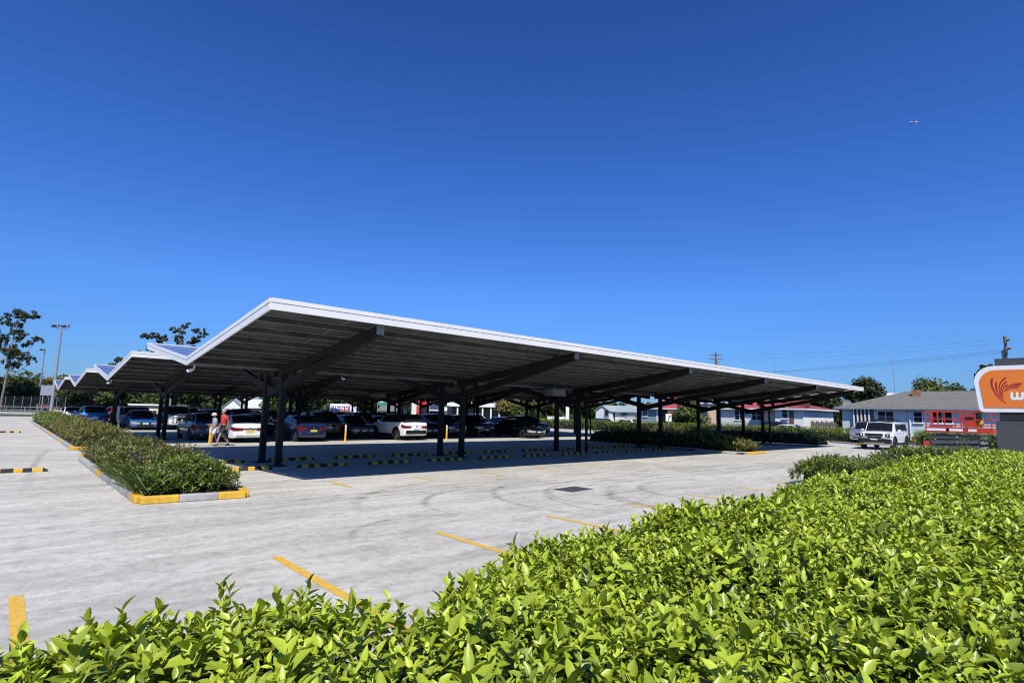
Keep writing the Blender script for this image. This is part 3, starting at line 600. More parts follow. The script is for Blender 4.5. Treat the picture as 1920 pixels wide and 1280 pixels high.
# body kinds: stations (x, half width, bottom z, top z), cabin (cowl x, roof front x, roof rear x, rear base x, roof z, belt z, roof half width), wheels
KIND = dict(
 sedan=dict(st=[(2.38, .58, .34, .60), (2.30, .76, .22, .70), (2.05, .88, .19, .77), (1.55, .90, .19, .85), (.95, .91, .19, .94), (0, .91, .19, .96), (-1.2, .91, .19, 1.0), (-1.6, .90, .2, 1.03), (-2.1, .86, .22, 1.03), (-2.32, .80, .28, .96), (-2.40, .66, .40, .84)],
    cab=(1.0, .22, -1.0, -1.75, 1.43, .95, .62), wx=(1.42, -1.36), r=.32),
 hatch=dict(st=[(1.98, .56, .36, .62), (1.90, .74, .22, .74), (1.65, .84, .19, .84), (1.25, .86, .19, .93), (.75, .87, .19, 1.0), (0, .87, .19, 1.0), (-1.1, .87, .19, 1.04), (-1.65, .84, .22, 1.05), (-1.90, .78, .26, 1.0), (-1.98, .68, .36, .86)],
    cab=(.95, .25, -1.35, -1.86, 1.49, 1.0, .63), wx=(1.22, -1.24), r=.31),
 suv=dict(st=[(2.26, .62, .40, .78), (2.20, .80, .27, .90), (1.95, .91, .23, 1.0), (1.45, .93, .23, 1.06), (.95, .94, .23, 1.1), (0, .94, .23, 1.12), (-1.2, .94, .23, 1.15), (-1.85, .92, .25, 1.16), (-2.18, .86, .30, 1.12), (-2.28, .74, .42, .98)],
    cab=(1.05, .40, -1.55, -2.1, 1.66, 1.11, .70), wx=(1.36, -1.34), r=.36),
 boxy=dict(st=[(2.36, .72, .48, .92), (2.30, .88, .37, 1.08), (2.08, .97, .32, 1.17), (1.6, .98, .32, 1.22), (1.0, .98, .32, 1.25), (0, .98, .32, 1.25), (-1.4, .98, .32, 1.26), (-2.1, .97, .34, 1.26), (-2.28, .90, .38, 1.20), (-2.36, .76, .48, 1.08)],
    cab=(1.15, .72, -1.95, -2.22, 1.86, 1.24, .80), wx=(1.48, -1.42), r=.41),
 pickup=dict(st=[(2.62, .74, .52, .96), (2.56, .9, .42, 1.06), (2.3, .94, .36, 1.13), (1.7, .95, .36, 1.16), (1.2, .95, .36, 1.19), (0, .95, .36, 1.2), (-.9, .95, .36, 1.2), (-1.0, .95, .38, 1.14), (-2.4, .95, .42, 1.14), (-2.62, .92, .46, 1.12)],
    cab=(1.3, .75, -.55, -.9, 1.82, 1.19, .72), wx=(1.65, -1.55), r=.40),
)
BODY = {}
def body_mesh(kind):
    if kind in BODY: return BODY[kind]
    K = KIND[kind]; b = MB(); nR = 0; V = []
    for x, hw, zb, zt in K['st']:
        h = zt-zb
        half = [(.0, zb), (hw*.80, zb), (hw*.95, zb+.05), (hw*.985, zb+h*.30), (hw, zb+h*.55), (hw*.985, zb+h*.80), (hw*.93, zt-.025), (hw*.80, zt), (.0, zt+.025)]
        ring = half+[(-y, z) for y, z in half[-2:0:-1]]; nR = len(ring); V += [(x, y, z) for y, z in ring]
    n = len(K['st']); F = [(i*nR+j, i*nR+(j+1) % nR, (i+1)*nR+(j+1) % nR, (i+1)*nR+j) for i in range(n-1) for j in range(nR)]
    F += [tuple(range(nR)), tuple(range((n-1)*nR, n*nR))[::-1]]
    b.add(V, F); me = b.mesh('body', [MAT['white'], MAT['black']])
    o = bpy.data.objects.new('body', me); COL.objects.link(o)
    c = MB()
    for wx in K['wx']: c.tube([(wx, -1.2, K['r']+.0), (wx, -K['st'][3][1]+.27, K['r'])], K['r']+.055, 22, 0); c.tube([(wx, 1.2, K['r']), (wx, K['st'][3][1]-.27, K['r'])], K['r']+.055, 22, 0)
    co = bpy.data.objects.new('cut', c.mesh('cut', [MAT['black'], MAT['black']])); COL.objects.link(co)
    md = o.modifiers.new('arch', 'BOOLEAN'); md.object = co; md.operation = 'DIFFERENCE'; md.solver = 'EXACT'
    try: md.material_mode = 'TRANSFER'
    except Exception: pass
    dg = bpy.context.evaluated_depsgraph_get(); r = bpy.data.meshes.new_from_object(o.evaluated_get(dg))
    bpy.data.objects.remove(o); bpy.data.objects.remove(co)
    r.materials.clear(); r.materials.append(MAT['white']); r.materials.append(MAT['black'])
    # arch linings and the sills read black
    for p in r.polygons:
        c_ = p.center; arch = any(abs(math.hypot(c_.x-wx, c_.z-K['r'])-(K['r']+.055)) < .05 and abs(p.normal.y) < .5 for wx in K['wx']) or (abs(c_.y) < K['st'][3][1]-.2 and c_.z < .3)
        inner = any(math.hypot(c_.x-wx, c_.z-K['r']) < K['r']+.1 for wx in K['wx']) and abs(c_.y) < K['st'][3][1]-.15 and c_.z < K['r']*2.3
        p.material_index = 1 if (arch or inner) else 0
    r.polygons.foreach_set('use_smooth', [True]*len(r.polygons)); r.set_sharp_from_angle(angle=rad(38)); BODY[kind] = r; return r
def paint(name, col, metal=.25):
    return M('car_paint_'+name, col, .28, metal, .05, 1.5, 0, 1.0)
PAINT = dict(white=paint('white', (.86, .86, .85), 0), black=paint('black', (.006, .006, .008)), navy=paint('navy', (.012, .022, .075)), blue=paint('blue', (.015, .12, .36)), sky=paint('bright_blue', (.02, .19, .55)), grey=paint('grey', (.09, .10, .115)),
    silver=paint('silver', (.36, .37, .39), .5), red=paint('red', (.33, .012, .02)), dark=paint('dark_grey', (.025, .028, .034)), gblue=paint('slate_blue', (.045, .07, .11)), cream=paint('cream', (.6, .57, .48), 0))
def car(kind, col, label, x, y, heading, roofcol=None, rim='rim', plate='plate_w', name='parked_car', extras=(), cladding=False, group='cars parked in the car park'):
    K = KIND[kind]; t = thing(name, label, 'car' if kind != 'pickup' else 'pickup', (x, y, 0), rad(heading), group); st = K['st']
    me = body_mesh(kind).copy(); me.materials[0] = PAINT[col]; put('body', me, t)
    c0, c1, c2, c3, zr, zb, wr = K['cab']; P = PAINT[roofcol or col]; wb = st[4][1]*.94
    def wy(x_): return wb
    # cabin shell: a ring of stations, each with belt, shoulder and roof
    b = MB(); stn = [(c0, zb-.06, wb*.92, .0), ((c0+c1)/2, (zb+zr)/2-.02, None, 0), (c1, zr-.035, wr, 0)]
    rings = [[(c0, -wb*.93, zb-.08), (c0, -wb*.93, zb-.03), (c0+.05, 0, zb-.01), (c0, wb*.93, zb-.03), (c0, wb*.93, zb-.08)],
             [(c1, -wb, zb-.08), (c1, -wr, zr-.06), (c1+.03, 0, zr-.01), (c1, wr, zr-.06), (c1, wb, zb-.08)],
             [((c1+c2)/2, -wb, zb-.08), ((c1+c2)/2, -wr*1.02, zr-.03), ((c1+c2)/2, 0, zr+.02), ((c1+c2)/2, wr*1.02, zr-.03), ((c1+c2)/2, wb, zb-.08)],
             [(c2, -wb, zb-.08), (c2, -wr, zr-.06), (c2-.03, 0, zr-.01), (c2, wr, zr-.06), (c2, wb, zb-.08)],
             [(c3, -wb*.9, zb-.08), (c3, -wb*.86, zb+.02), (c3-.04, 0, zb+.03), (c3, wb*.86, zb+.02), (c3, wb*.9, zb-.08)]]
    V = [p for r in rings for p in r]; F = [(i*5+j, i*5+j+1, (i+1)*5+j+1, (i+1)*5+j) for i in range(4) for j in range(4)]
    b.add(V, F); b.build('cabin', P, t, smooth=50, bevel=.06 if kind == 'boxy' else .035, fix=True)
    def lerp(a, c, f): return tuple(a[i]+(c[i]-a[i])*f for i in range(3))
    def pane(name, q, out, inset=(.06, .08)):
        """glass set 6 mm proud of quad q = bl, br, tr, tl"""
        u, v = inset; bl, br, tr, tl = q
        def bi(a, e): return lerp(lerp(bl, br, a), lerp(tl, tr, a), e)
        pts = [Vector(bi(a, e)) for a, e in ((u, v), (1-u, v), (1-u, 1-v), (u, 1-v))]; nn = (pts[1]-pts[0]).cross(pts[3]-pts[0]).normalized()
        if nn.dot(Vector(out)) < 0: nn = -nn
        o_ = nn*.02; MB().prism([p+o_ for p in pts], nn*.012).build(name, MAT['glass'], t)
    R = rings
    # windscreen and rear window in two facets meeting at the crown
    for nm, A, C, out in (('windscreen', R[0], R[1], (1, 0, 1)), ('rear_window', R[4], R[3], (-1, 0, .6))):
        b = MB(); o_ = Vector(out).normalized()*.022
        pts = [Vector(lerp(A[1], C[1], .04)), Vector(lerp(A[2], C[2], .04)), Vector(lerp(A[3], C[3], .04)), Vector(lerp(A[3], C[3], .93)), Vector(lerp(A[2], C[2], .93)), Vector(lerp(A[1], C[1], .93))]
        for k in (0, 5): pts[k] = pts[k]+(pts[1 if k == 0 else 4]-pts[k])*.09
        for k in (2, 3): pts[k] = pts[k]+(pts[1 if k == 2 else 4]-pts[k])*.09
        pts = [p+o_ for p in pts]; b.add(pts, [(0, 1, 4, 5), (1, 2, 3, 4)]); b.build(nm, MAT['glass'], t, smooth=60, fix=False)
    for s in (0, 4):
        sg = -1 if s == 0 else 1; k = 1 if s == 0 else 3; xm = (c1+c2)/2-.05
        def S_(x_, zf):       # point on the side wall of the cabin
            ww = wb+(wr-wb)*zf; return (x_, sg*ww, zb-.04+(zr-.06-(zb-.04))*zf)
        f0 = c0-.28; pane('side_window', [S_(f0, .10), S_(xm-.04, .10), S_(xm-.04, .90), S_(c1-.02, .90)], (0, sg, 0), (.02, .02))
        pane('side_window', [S_(xm+.05-.12, .10), S_(c3+.32, .14), S_(c2+.02, .90), S_(xm+.05-.12, .90)], (0, sg, 0), (.02, .02))
        # mirror, handles, wheels
        MB().ell((c0-.32, sg*(wb+.17), zb+.05), (.07, .11, .075), 8, 6).build('mirror', PAINT[col], t, smooth=60)
        for hx in (c0-1.1, c0-2.0): MB().box((hx, sg*(st[4][1])-.012, zb-.16), (hx+.2, sg*(st[4][1])+.012, zb-.125)).build('door_handle', MAT['black'] if cladding else PAINT[col], t)
        for wx in K['wx']:
            wv = bpy.data.objects.new('wheel', None); COL.objects.link(wv); wv.parent = t; wv.location = (wx, sg*(st[4][1]-.115), K['r']); wv.rotation_euler = (0, 0, 0 if sg > 0 else PI); wv.empty_display_size = .2
            sc_ = K['r']/.335; put('tyre', TYRE, wv, scale=(sc_, 1, sc_)); put('rim', RIM if rim == 'rim' else RIMD, wv, scale=(sc_, 1, sc_))
    # front and rear dress
    x0, hw0, zb0, zt0 = st[0]; x1, hw1, _, zt1 = st[1]; xe, hwe, zbe, zte = st[-1]; xd, hwd, _, ztd = st[-2]
    for sg in (-1, 1):
        def lampstrip(name, cols, m):      # columns (x, y, z low, z high), pushed inwards for depth
            V = [(x_, sg*y_, za) for x_, y_, za, zb_ in cols]+[(x_, sg*y_, zb_) for x_, y_, za, zb_ in cols]; n_ = len(cols)
            V += [(x_*.93, sg*y_*.86, za) for x_, y_, za, zb_ in cols]+[(x_*.93, sg*y_*.86, zb_) for x_, y_, za, zb_ in cols]; F_ = []
            for q in range(n_-1): F_ += [(q, q+1, n_+q+1, n_+q), (2*n_+q, 2*n_+q+1, 3*n_+q+1, 3*n_+q), (q, q+1, 2*n_+q+1, 2*n_+q), (n_+q, n_+q+1, 3*n_+q+1, 3*n_+q)]
            F_ += [(0, n_, 3*n_, 2*n_), (n_-1, 2*n_-1, 4*n_-1, 3*n_-1)]; MB().add(V, F_).build(name, m, t, smooth=50)
        hwx = lambda x_: float(np.interp(x_, [q[0] for q in st][::-1], [q[1] for q in st][::-1]))
        za, zc = zt0-.15, zt0-.02
        lampstrip('headlight', [(x1-.30, hwx(x1-.30)+.012, za+.05, zc+.05), (x1-.1, hwx(x1-.1)+.014, za+.02, zc+.045), (x1+.004, hw1+.012, za+.0, zc+.02), (x0+.014, hw0+.0, za-.01, zc), (x0+.016, hw0*.6, za+.0, zc-.02)], MAT['lamp'])
        za, zc = zte-.22, zte-.06
        lampstrip('tail_light', [(xd+.26, hwx(xd+.26)+.012, za+.07, zc+.06), (xd+.05, hwx(xd+.05)+.016, za+.03, zc+.05), (xd-.004, hwd+.014, za, zc+.03), (xe-.012, hwe+.0, za, zc), (xe-.014, hwe*.52, za+.03, zc-.01)], MAT['red'])
    MB().box((x0-.1, -hw0*.58, zt0-.16), (x0+.012, hw0*.58, zt0-.03)).build('grille', MAT['black'], t, bevel=.01)
    MB().box((x0-.14, -hw0*.9, zb0+.02), (x0+.008, hw0*.9, zb0+.12)).build('air_intake', MAT['black'], t, bevel=.015)
    MB().box((xe-.02, -hwe*1.02, zbe-.02), (xe+.16, hwe*1.02, zbe+(.22 if cladding else .12))).build('rear_bumper', MAT['black'] if cladding else PAINT[col], t, bevel=.03)
    if kind == 'sedan': MB().box((xe-.015, -hwe*.5, zte-.15), (xe+.02, hwe*.5, zte-.09)).build('boot_trim', MAT['black'], t)
    MB().tube([(xe+.1, .42, zbe-.04), (xe-.03, .42, zbe-.04)], .03, 8).build('exhaust', MAT['chrome'], t)
    MB().box((x0+.013, -.19, zb0+.10), (x0+.024, .19, zb0+.20)).build('number_plate', MAT[plate], t)
    MB().box((xe-.026, -.19, zte-.30), (xe-.012, .19, zte-.19)).build('number_plate', MAT[plate], t)
    MB().ell((xe-.012, 0, zte-.09), (.012, .06, .045)).build('badge', MAT['chrome'], t, smooth=60)
    if cladding:
        for sg in (-1, 1):
            xs = [K['wx'][0]-K['r']-.07, K['wx'][1]+K['r']+.07]; yb = sg*st[4][1]*.975; MB().box((xs[1], min(yb, yb+sg*.03), st[4][2]-.02), (xs[0], max(yb, yb+sg*.03), st[4][2]+.17)).build('side_sill', MAT['black'], t, bevel=.015)
            for wx in K['wx']:
                b = MB(); r0, r1 = K['r']+.05, K['r']+.13; pts = [(wx+math.cos(a)*r, sg*(st[4][1]-.02), K['r']+math.sin(a)*r) for r in (r0, r1) for a in [PI*i/12 for i in range(13)]]
                pts += [(p[0], sg*(st[4][1]+.022), p[2]) for p in pts]; F = []
                for i in range(12): F += [(i, i+1, 14+i, 13+i), (26+i, 27+i, 40+i, 39+i), (i, i+1, 27+i, 26+i), (13+i, 14+i, 40+i, 39+i)]
                b.add(pts, F).build('arch_trim', MAT['black'], t, smooth=40)
    if 'rails' in extras or 'rack' in extras:
        for sg in (-1, 1): MB().tube([(c1-.1, sg*wr*.88, zr), (c1-.25, sg*wr*.88, zr+.05), (c2+.2, sg*wr*.88, zr+.05), (c2+.05, sg*wr*.88, zr)], .02, 6).build('roof_rail', MAT['black'], t, smooth=50)
    if 'rack' in extras:
        for xx in (c1-.6, c2+.7): MB().box((xx-.04, -wr*.95, zr+.06), (xx+.04, wr*.95, zr+.1)).build('roof_bar', MAT['black'], t)
    if 'bullbar' in extras:
        b = MB()
        for z in (.62, .82, 1.05): b.tube([(x0-.12, -.78, z), (x0+.14, -.6, z), (x0+.16, .6, z), (x0-.12, .78, z)], .032, 8)
        for y in (-.42, .42): b.tube([(x0+.16, y, .5), (x0+.16, y, 1.14)], .032, 8)
        b.tube([(x0+.16, -.42, 1.14), (x0+.16, -.3, 1.2), (x0+.16, .3, 1.2), (x0+.16, .42, 1.14)], .032, 8); b.build('bull_bar', MAT['chrome'], t, smooth=50)
    if 'tray' in extras or kind == 'pickup':
        MB().box((-2.5, -.8, 1.05), (-1.08, .8, 1.155)).build('tray', MAT['black'], t)
    if 'spare' in extras:
        sp = bpy.data.objects.new('spare_wheel', None); COL.objects.link(sp); sp.parent = t; sp.location = (xe-.1, 0, .95); sp.rotation_euler = (0, 0, PI/2); sc_ = K['r']/.335
        put('tyre', TYRE, sp, scale=(sc_, 1, sc_)); put('rim', RIMD, sp, scale=(sc_, 1, sc_))
    return t
def L2(kind): return KIND[kind]['st'][0][0]
def row(kind, col, label, bay, y, way, **k):
    """bay = centre x; y = the end nearer the camera; way: 'in' shows its tail, 'out' shows its nose"""
    h = L2(kind); car(kind, col, label, bay, y+h, 90 if way == 'in' else -90, **k)
B = lambda k: 5.47+S*k
# front row under the second shelter
row('hatch', 'gblue', 'slate blue hatchback behind the elderly couple', 8.55, 33.6, 'in', rim='d')
row('sedan', 'white', 'old white sedan with a yellow plate parked beside the red shirted man', 9.78, 31.0, 'in', plate='plate_y')
row('hatch', 'navy', 'navy blue small hatchback with a yellow plate at the edge of the bright strip', 13.2, 31.0, 'in', plate='plate_y')
row('suv', 'black', 'black four wheel drive beside the navy hatchback', B(4)-.1, 33.3, 'in', extras=('rails',), rim='d')
row('hatch', 'grey', 'grey hatchback facing out behind the middle yellow bollard', B(5), 33.6, 'out')
row('suv', 'white', 'white crossover with black roof and its tail in the sun', 19.75, 30.65, 'in', roofcol='black', cladding=True)
row('sedan', 'dark', 'dark grey sedan next to the white crossover', B(7), 33.4, 'out', rim='d')
row('suv', 'navy', 'dark navy suv between the dark grey sedan and the tall black suv', B(8), 33.2, 'out', rim='d')
row('suv', 'black', 'tall black suv in deep shade beside the car with lit headlamp', 27.9, 33.4, 'out', rim='d')
row('sedan', 'black', 'black car with its nose and headlamps catching the sun', 30.5, 30.3, 'out', rim='d')
row('suv', 'navy', 'navy suv at the last shaded bay before the shrubs', B(12), 34, 'out', rim='d')
# rear row under the second shelter
for k, (kd, c, lb, way, kw) in {2: ('suv', 'grey', 'grey suv behind the white sedan', 'in', dict(extras=('rails',))), 3: ('sedan', 'black', 'black sedan seen between the two columns', 'out', {}), 4: ('suv', 'dark', 'charcoal suv half hidden by the navy hatchback', 'in', dict(extras=('rails',))),
        5: ('hatch', 'white', 'white hatchback nose deep in the shade behind the black four wheel drive', 'out', {}), 6: ('suv', 'black', 'black suv roof behind the grey hatchback', 'in', {}), 7: ('sedan', 'gblue', 'slate blue sedan behind the white crossover', 'out', {}),
        8: ('hatch', 'navy', 'navy hatchback in the second line of shaded cars', 'in', {}), 9: ('suv', 'gblue', 'slate blue suv whose roof shows behind the tall black suv', 'out', {}), 10: ('sedan', 'dark', 'dark sedan between the tall black suv and the sunlit headlamps', 'in', {}), 11: ('suv', 'dark', 'dark suv behind the sunlit headlamps', 'out', {}), 12: ('hatch', 'navy', 'navy hatchback behind the last shaded bay', 'in', {})}.items():
    row(kd, c, lb, B(k), 38.0+(k % 3)*.25, way, rim='d' if k % 2 else 'rim', **kw)
# third shelter
row('sedan', 'blue', 'blue sedan facing out beside the ticket post', B(1)+.1, 48.6, 'out')
row('pickup', 'white', 'white pickup with a chrome bull bar and yellow plate', B(2)+.05, 48.8, 'out', extras=('bullbar',), plate='plate_y')
for k, (kd, c, lb, way, kw) in {3: ('suv', 'white', 'white wagon behind the white pickup with a roof bar', 'in', dict(extras=('rack',))), 4: ('suv', 'silver', 'silver wagon in the row of the blue sedan', 'out', dict(extras=('rails',))), 5: ('suv', 'silver', 'second silver wagon seen past the double columns', 'in', {}), 6: ('hatch', 'white', 'white hatchback glimpsed over the navy hatchback', 'out', {}),
        7: ('sedan', 'black', 'black sedan in front of the lorry with the flag', 'in', {}), 8: ('suv', 'black', 'black wagon with roof rails near the lorry', 'out', dict(extras=('rails',))), 9: ('suv', 'gblue', 'slate blue wagon in line with the grey roofed house', 'in', {}), 10: ('suv', 'navy', 'navy wagon with roof bars over the white crossover', 'out', dict(extras=('rack',))), 11: ('sedan', 'navy', 'navy sedan in the third shelter row', 'in', {}), 12: ('hatch', 'gblue', 'slate blue hatchback near the red shop', 'out', {})}.items():
    row(kd, c, lb, B(k), 49+(k % 2)*.4, way, **kw)
row('suv', 'sky', 'bright blue suv with its tail half in sun', B(0)+.15, 54.8, 'in', plate='plate_w')
row('suv', 'dark', 'dark van like suv behind the blue sedan', B(1)+.4, 55.2, 'in')
for k, (kd, c, lb) in {3: ('suv', 'black', 'black suv deep in the third shelter'), 5: ('sedan', 'silver', 'silver sedan deep in the third shelter'), 7: ('suv', 'white', 'white suv deep in the third shelter'), 9: ('hatch', 'dark', 'charcoal hatchback deep in the third shelter')}.items():
    row(kd, c, lb, B(k), 55, 'in')
row('suv', 'red', 'red suv with its tail lamp lit by the sun', B(1)+.4, 62.5, 'in')
row('hatch', 'white', 'white hatchback in the sun at the end of the farthest shelter', B(0)+.1, 71.5, 'out')
for k, (kd, c, lb) in {2: ('suv', 'cream', 'cream wagon under the farthest shelter'), 4: ('sedan', 'navy', 'navy sedan under the farthest shelter'), 6: ('suv', 'silver', 'silver suv under the farthest shelter'), 8: ('hatch', 'white', 'white hatchback under the farthest shelter'), 10: ('suv', 'black', 'black suv under the farthest shelter')}.items():
    row(kd, c, lb, B(k), 66, 'in')
# white off-roader driving out, and the silver one parked behind it
p = AT(1640, 840, 37.2)
wsuv = car('boxy', 'white', 'boxy white off-road suv with black wheel arches on the lane by the blue house', p.x+2.36, p.y, 180, rim='d', name='off_road_car', extras=('rack',), cladding=True, group=None)
def offroad_nose(t):
    x0 = 2.36
    MB().box((x0-.02, -.52, .92), (x0+.03, .52, 1.08)).build('grille_bar', MAT['black'], t, bevel=.015)
    for s in (-1, 1): MB().box((x0-.12, s*.77-.13, .84), (x0+.02, s*.77+.13, 1.08)).build('headlight', MAT['black'], t, bevel=.03); MB().ell((x0+.01, s*.77, .96), (.03, .07, .07)).build('headlight', MAT['lamp'], t, smooth=60)
    MB().box((x0-.3, -.95, .42), (x0+.06, .95, .74)).build('front_bumper', MAT['black'], t, bevel=.05)
    MB().box((x0-.1, -.6, .40), (x0+.1, .6, .55)).build('skid_plate', MAT['chrome'], t, bevel=.04)
    MB().box((x0+.061, -.2, .66), (x0+.075, .2, .75)).build('number_plate', MAT['plate_w'], t)
    MB().box((-1.4, -.62, 1.96), (.3, .62, 2.02)).build('roof_tray', MAT['black'], t, bevel=.015)
    MB().tube([(2.2, .88, 1.1), (2.2, .88, 2.3)], .012, 6).build('aerial', MAT['black'], t)
offroad_nose(wsuv)
p = AT(1626, 832, 45.0); car('boxy', 'silver', 'silver off-road car mostly hidden behind the white off-roader', p.x+2.4, p.y+.4, 180, name='off_road_car', extras=('rails',), group=None)
# cars in the street by the houses
for u, v, kd, c, lb, hd, d in ((1303, 797, 'pickup', 'white', 'white utility parked on the street under the round tree', 90, 58), (1472, 800, 'sedan', 'white', 'white sedan in front of the white house with rusty red roof', 90, 57), (1443, 798, 'suv', 'dark', 'dark suv behind the white sedan in the street', 90, 59.5), (1122, 794, 'hatch', 'gblue', 'slate blue hatchback in the street by the white buildings', 90, 58), (1172, 795, 'hatch', 'white', 'small white car at the kerb near the cream gate', 90, 58)):
    p = PX(u, v, d); car(kd, c, lb, p.x, p.y, hd, name='street_car', group='cars parked in the street')
p = AT(893, 786, 112); car('suv', 'white', 'white suv parked on the far grass verge', p.x, p.y, 20, name='street_car', group='cars parked in the street')

# ------------------------------------------------------------------ two people on the bright strip
def skinmesh(name, nodes, edges, mat, parent, sub=2):
    """nodes: name -> (x, y, z, radius); one smooth surface grown along the edges"""
    ks = list(nodes); idx = {k: i for i, k in enumerate(ks)}
    me = bpy.data.meshes.new(name); me.from_pydata([nodes[k][:3] for k in ks], [(idx[a], idx[b]) for a, b in edges], []); me.materials.append(mat)
    o = bpy.data.objects.new(name, me); COL.objects.link(o); o.parent = parent
    sk = o.modifiers.new('skin', 'SKIN'); sk.use_smooth_shade = True
    if not me.skin_vertices: me.skin_vertices.new()
    for i, k in enumerate(ks):
        r = nodes[k][3]; me.skin_vertices[0].data[i].radius = r if isinstance(r, tuple) else (r, r)
    me.skin_vertices[0].data[0].use_root = True
    ss = o.modifiers.new('sub', 'SUBSURF'); ss.levels = sub; ss.render_levels = sub; return o
def person(label, loc, rz, H, pose, cloth, hat=False, hair='grey'):
    t = thing('person', label, 'person', loc, rz); k = H/1.7
    P = {n: (x*k, y*k, z*k, r*k) for n, (x, y, z, r) in pose.items()}
    ed = [('pel', 'waist'), ('waist', 'chest'), ('chest', 'neck'), ('neck', 'head'), ('head', 'crown')]
    for s in 'LR':
        ed += [('pel', 'hip'+s), ('hip'+s, 'knee'+s), ('knee'+s, 'ank'+s), ('ank'+s, 'toe'+s), ('chest', 'sho'+s), ('sho'+s, 'elb'+s), ('elb'+s, 'wri'+s), ('wri'+s, 'palm'+s)]
        pw = Vector(P['palm'+s][:3]); wr_ = Vector(P['wri'+s][:3]); d = (pw-wr_).normalized(); sd = 1 if s == 'L' else -1
        side = Vector((1, 0, 0)); side = (side-d*side.dot(d)).normalized(); inn = d.cross(side)*(sd)
        for i, (o, ln) in enumerate(((-.032, .062), (-.011, .075), (.011, .08), (.032, .07))):
            a = pw+side*o*k+d*.012*k; m = a+d*ln*.55*k+inn*.006*k; e = m+(d*.75+inn*.66)*ln*.45*k
            P[f'f{s}{i}a'] = (*m, .0085*k); P[f'f{s}{i}b'] = (*e, .0075*k); ed += [('palm'+s, f'f{s}{i}a'), (f'f{s}{i}a', f'f{s}{i}b')]
        a = wr_.lerp(pw, .55)+side*.045*k; e = a+(d*.7+side*.5)*.045*k; P['t'+s+'a'] = (*a, .011*k); P['t'+s+'b'] = (*e, .009*k); ed += [('wri'+s, 't'+s+'a'), ('t'+s+'a', 't'+s+'b')]
    skinmesh('body', P, ed, MAT['skin'], t)
    hd = Vector(P['head'][:3]); R_ = .085*k
    MB().ell(tuple(hd+Vector((.098*k, 0, -.005*k))), (.016*k, .012*k, .02*k), 8, 6).build('nose', MAT['skin'], t, smooth=60)
    for s in (-1, 1):
        MB().ell(tuple(hd+Vector((.078*k, s*.034*k, .02*k))), (.012*k, .012*k, .009*k), 8, 6).build('eye', MAT['black'], t, smooth=60)
        MB().ell(tuple(hd+Vector((-.005*k, s*.088*k, .0))), (.018*k, .01*k, .03*k), 8, 6).build('ear', MAT['skin'], t, smooth=60)
    MB().ell(tuple(hd+Vector((.082*k, 0, -.045*k))), (.01*k, .025*k, .006*k), 8, 6).build('mouth', M('lips', (.3, .12, .1)), t, smooth=60)
    hm = M('hair_'+hair, (.42, .40, .38) if hair == 'grey' else (.5, .44, .33), .7, 0, .2, 30)
    b = MB(); n_, m_ = 14, 7; V, F = [], []
    for i in range(m_+1):
        for j in range(n_):
            a = 2*PI*j/n_; lim = 1.15 if math.cos(a) > .35 else 2.05; th = lim*i/m_
            V.append((hd.x-.008*k+(.098*k)*math.sin(th)*math.cos(a), hd.y+.094*k*math.sin(th)*math.sin(a), hd.z+.02*k+.1*k*math.cos(th)))
    F = [(i*n_+j, i*n_+(j+1) % n_, (i+1)*n_+(j+1) % n_, (i+1)*n_+j) for i in range(m_) for j in range(n_)]
    b.add(V, F).build('hair', hm, t, smooth=60)
    if hat:
        b = MB(); c = hd+Vector((0, 0, .045*k)); V = []; F = []
        for r, z in ((.16, -.035), (.105, .0), (.1, .05), (.07, .085), (.001, .095)):
            for j in range(18): a = 2*PI*j/18; V.append((c.x+r*k*math.cos(a), c.y+r*k*math.sin(a), c.z+z*k+(.0 if r < .15 else -.012*math.sin(2*a)*k)))
        F = [(i*18+j, i*18+(j+1) % 18, (i+1)*18+(j+1) % 18, (i+1)*18+j) for i in range(4) for j in range(18)]
        b.add(V, F).build('sun_hat', M('cream_straw', (.62, .56, .44), .8, 0, .15, 30), t, smooth=60)
    sh, so_, shoe = cloth
    def mid(a, b, f, r): pa, pb = P[a], P[b]; return tuple(pa[i]+(pb[i]-pa[i])*f for i in range(3))+(r*k,)
    N = {'w': (*P['pel'][:3], .155*k), 'wa': (*P['waist'][:3], .145*k), 'c': (*P['chest'][:3], .15*k), 'n': mid('chest', 'neck', .62, .085)}; E_ = [('w', 'wa'), ('wa', 'c'), ('c', 'n')]
    for s in 'LR': N['s'+s] = (*P['sho'+s][:3], .078*k); N['e'+s] = mid('sho'+s, 'elb'+s, .78, .066); E_ += [('c', 's'+s), ('s'+s, 'e'+s)]
    skinmesh('shirt', N, E_, sh, t)
    N = {'p': (P['pel'][0], P['pel'][1], P['pel'][2]-.03*k, .15*k)}; E_ = []
    for s in 'LR': N['h'+s] = (*P['hip'+s][:3], .105*k); N['k'+s] = mid('hip'+s, 'knee'+s, .82, .088); E_ += [('p', 'h'+s), ('h'+s, 'k'+s)]
    skinmesh('shorts', N, E_, so_, t)
    for s in 'LR':
        a, e = Vector(P['ank'+s][:3]), Vector(P['toe'+s][:3]); d = (e-a); d.z = 0; d = d.normalized(); z = min(a.z, e.z)
        N = {'h': (*(a-d*.05*k+Vector((0, 0, -.035*k))), .042*k), 'm': (*(a+d*.07*k+Vector((0, 0, -.03*k+(e.z-a.z)*.4))), .043*k), 't': (*(e+d*.03*k), .036*k)}
        skinmesh('shoe', N, [('h', 'm'), ('m', 't')], shoe, t)
    return t
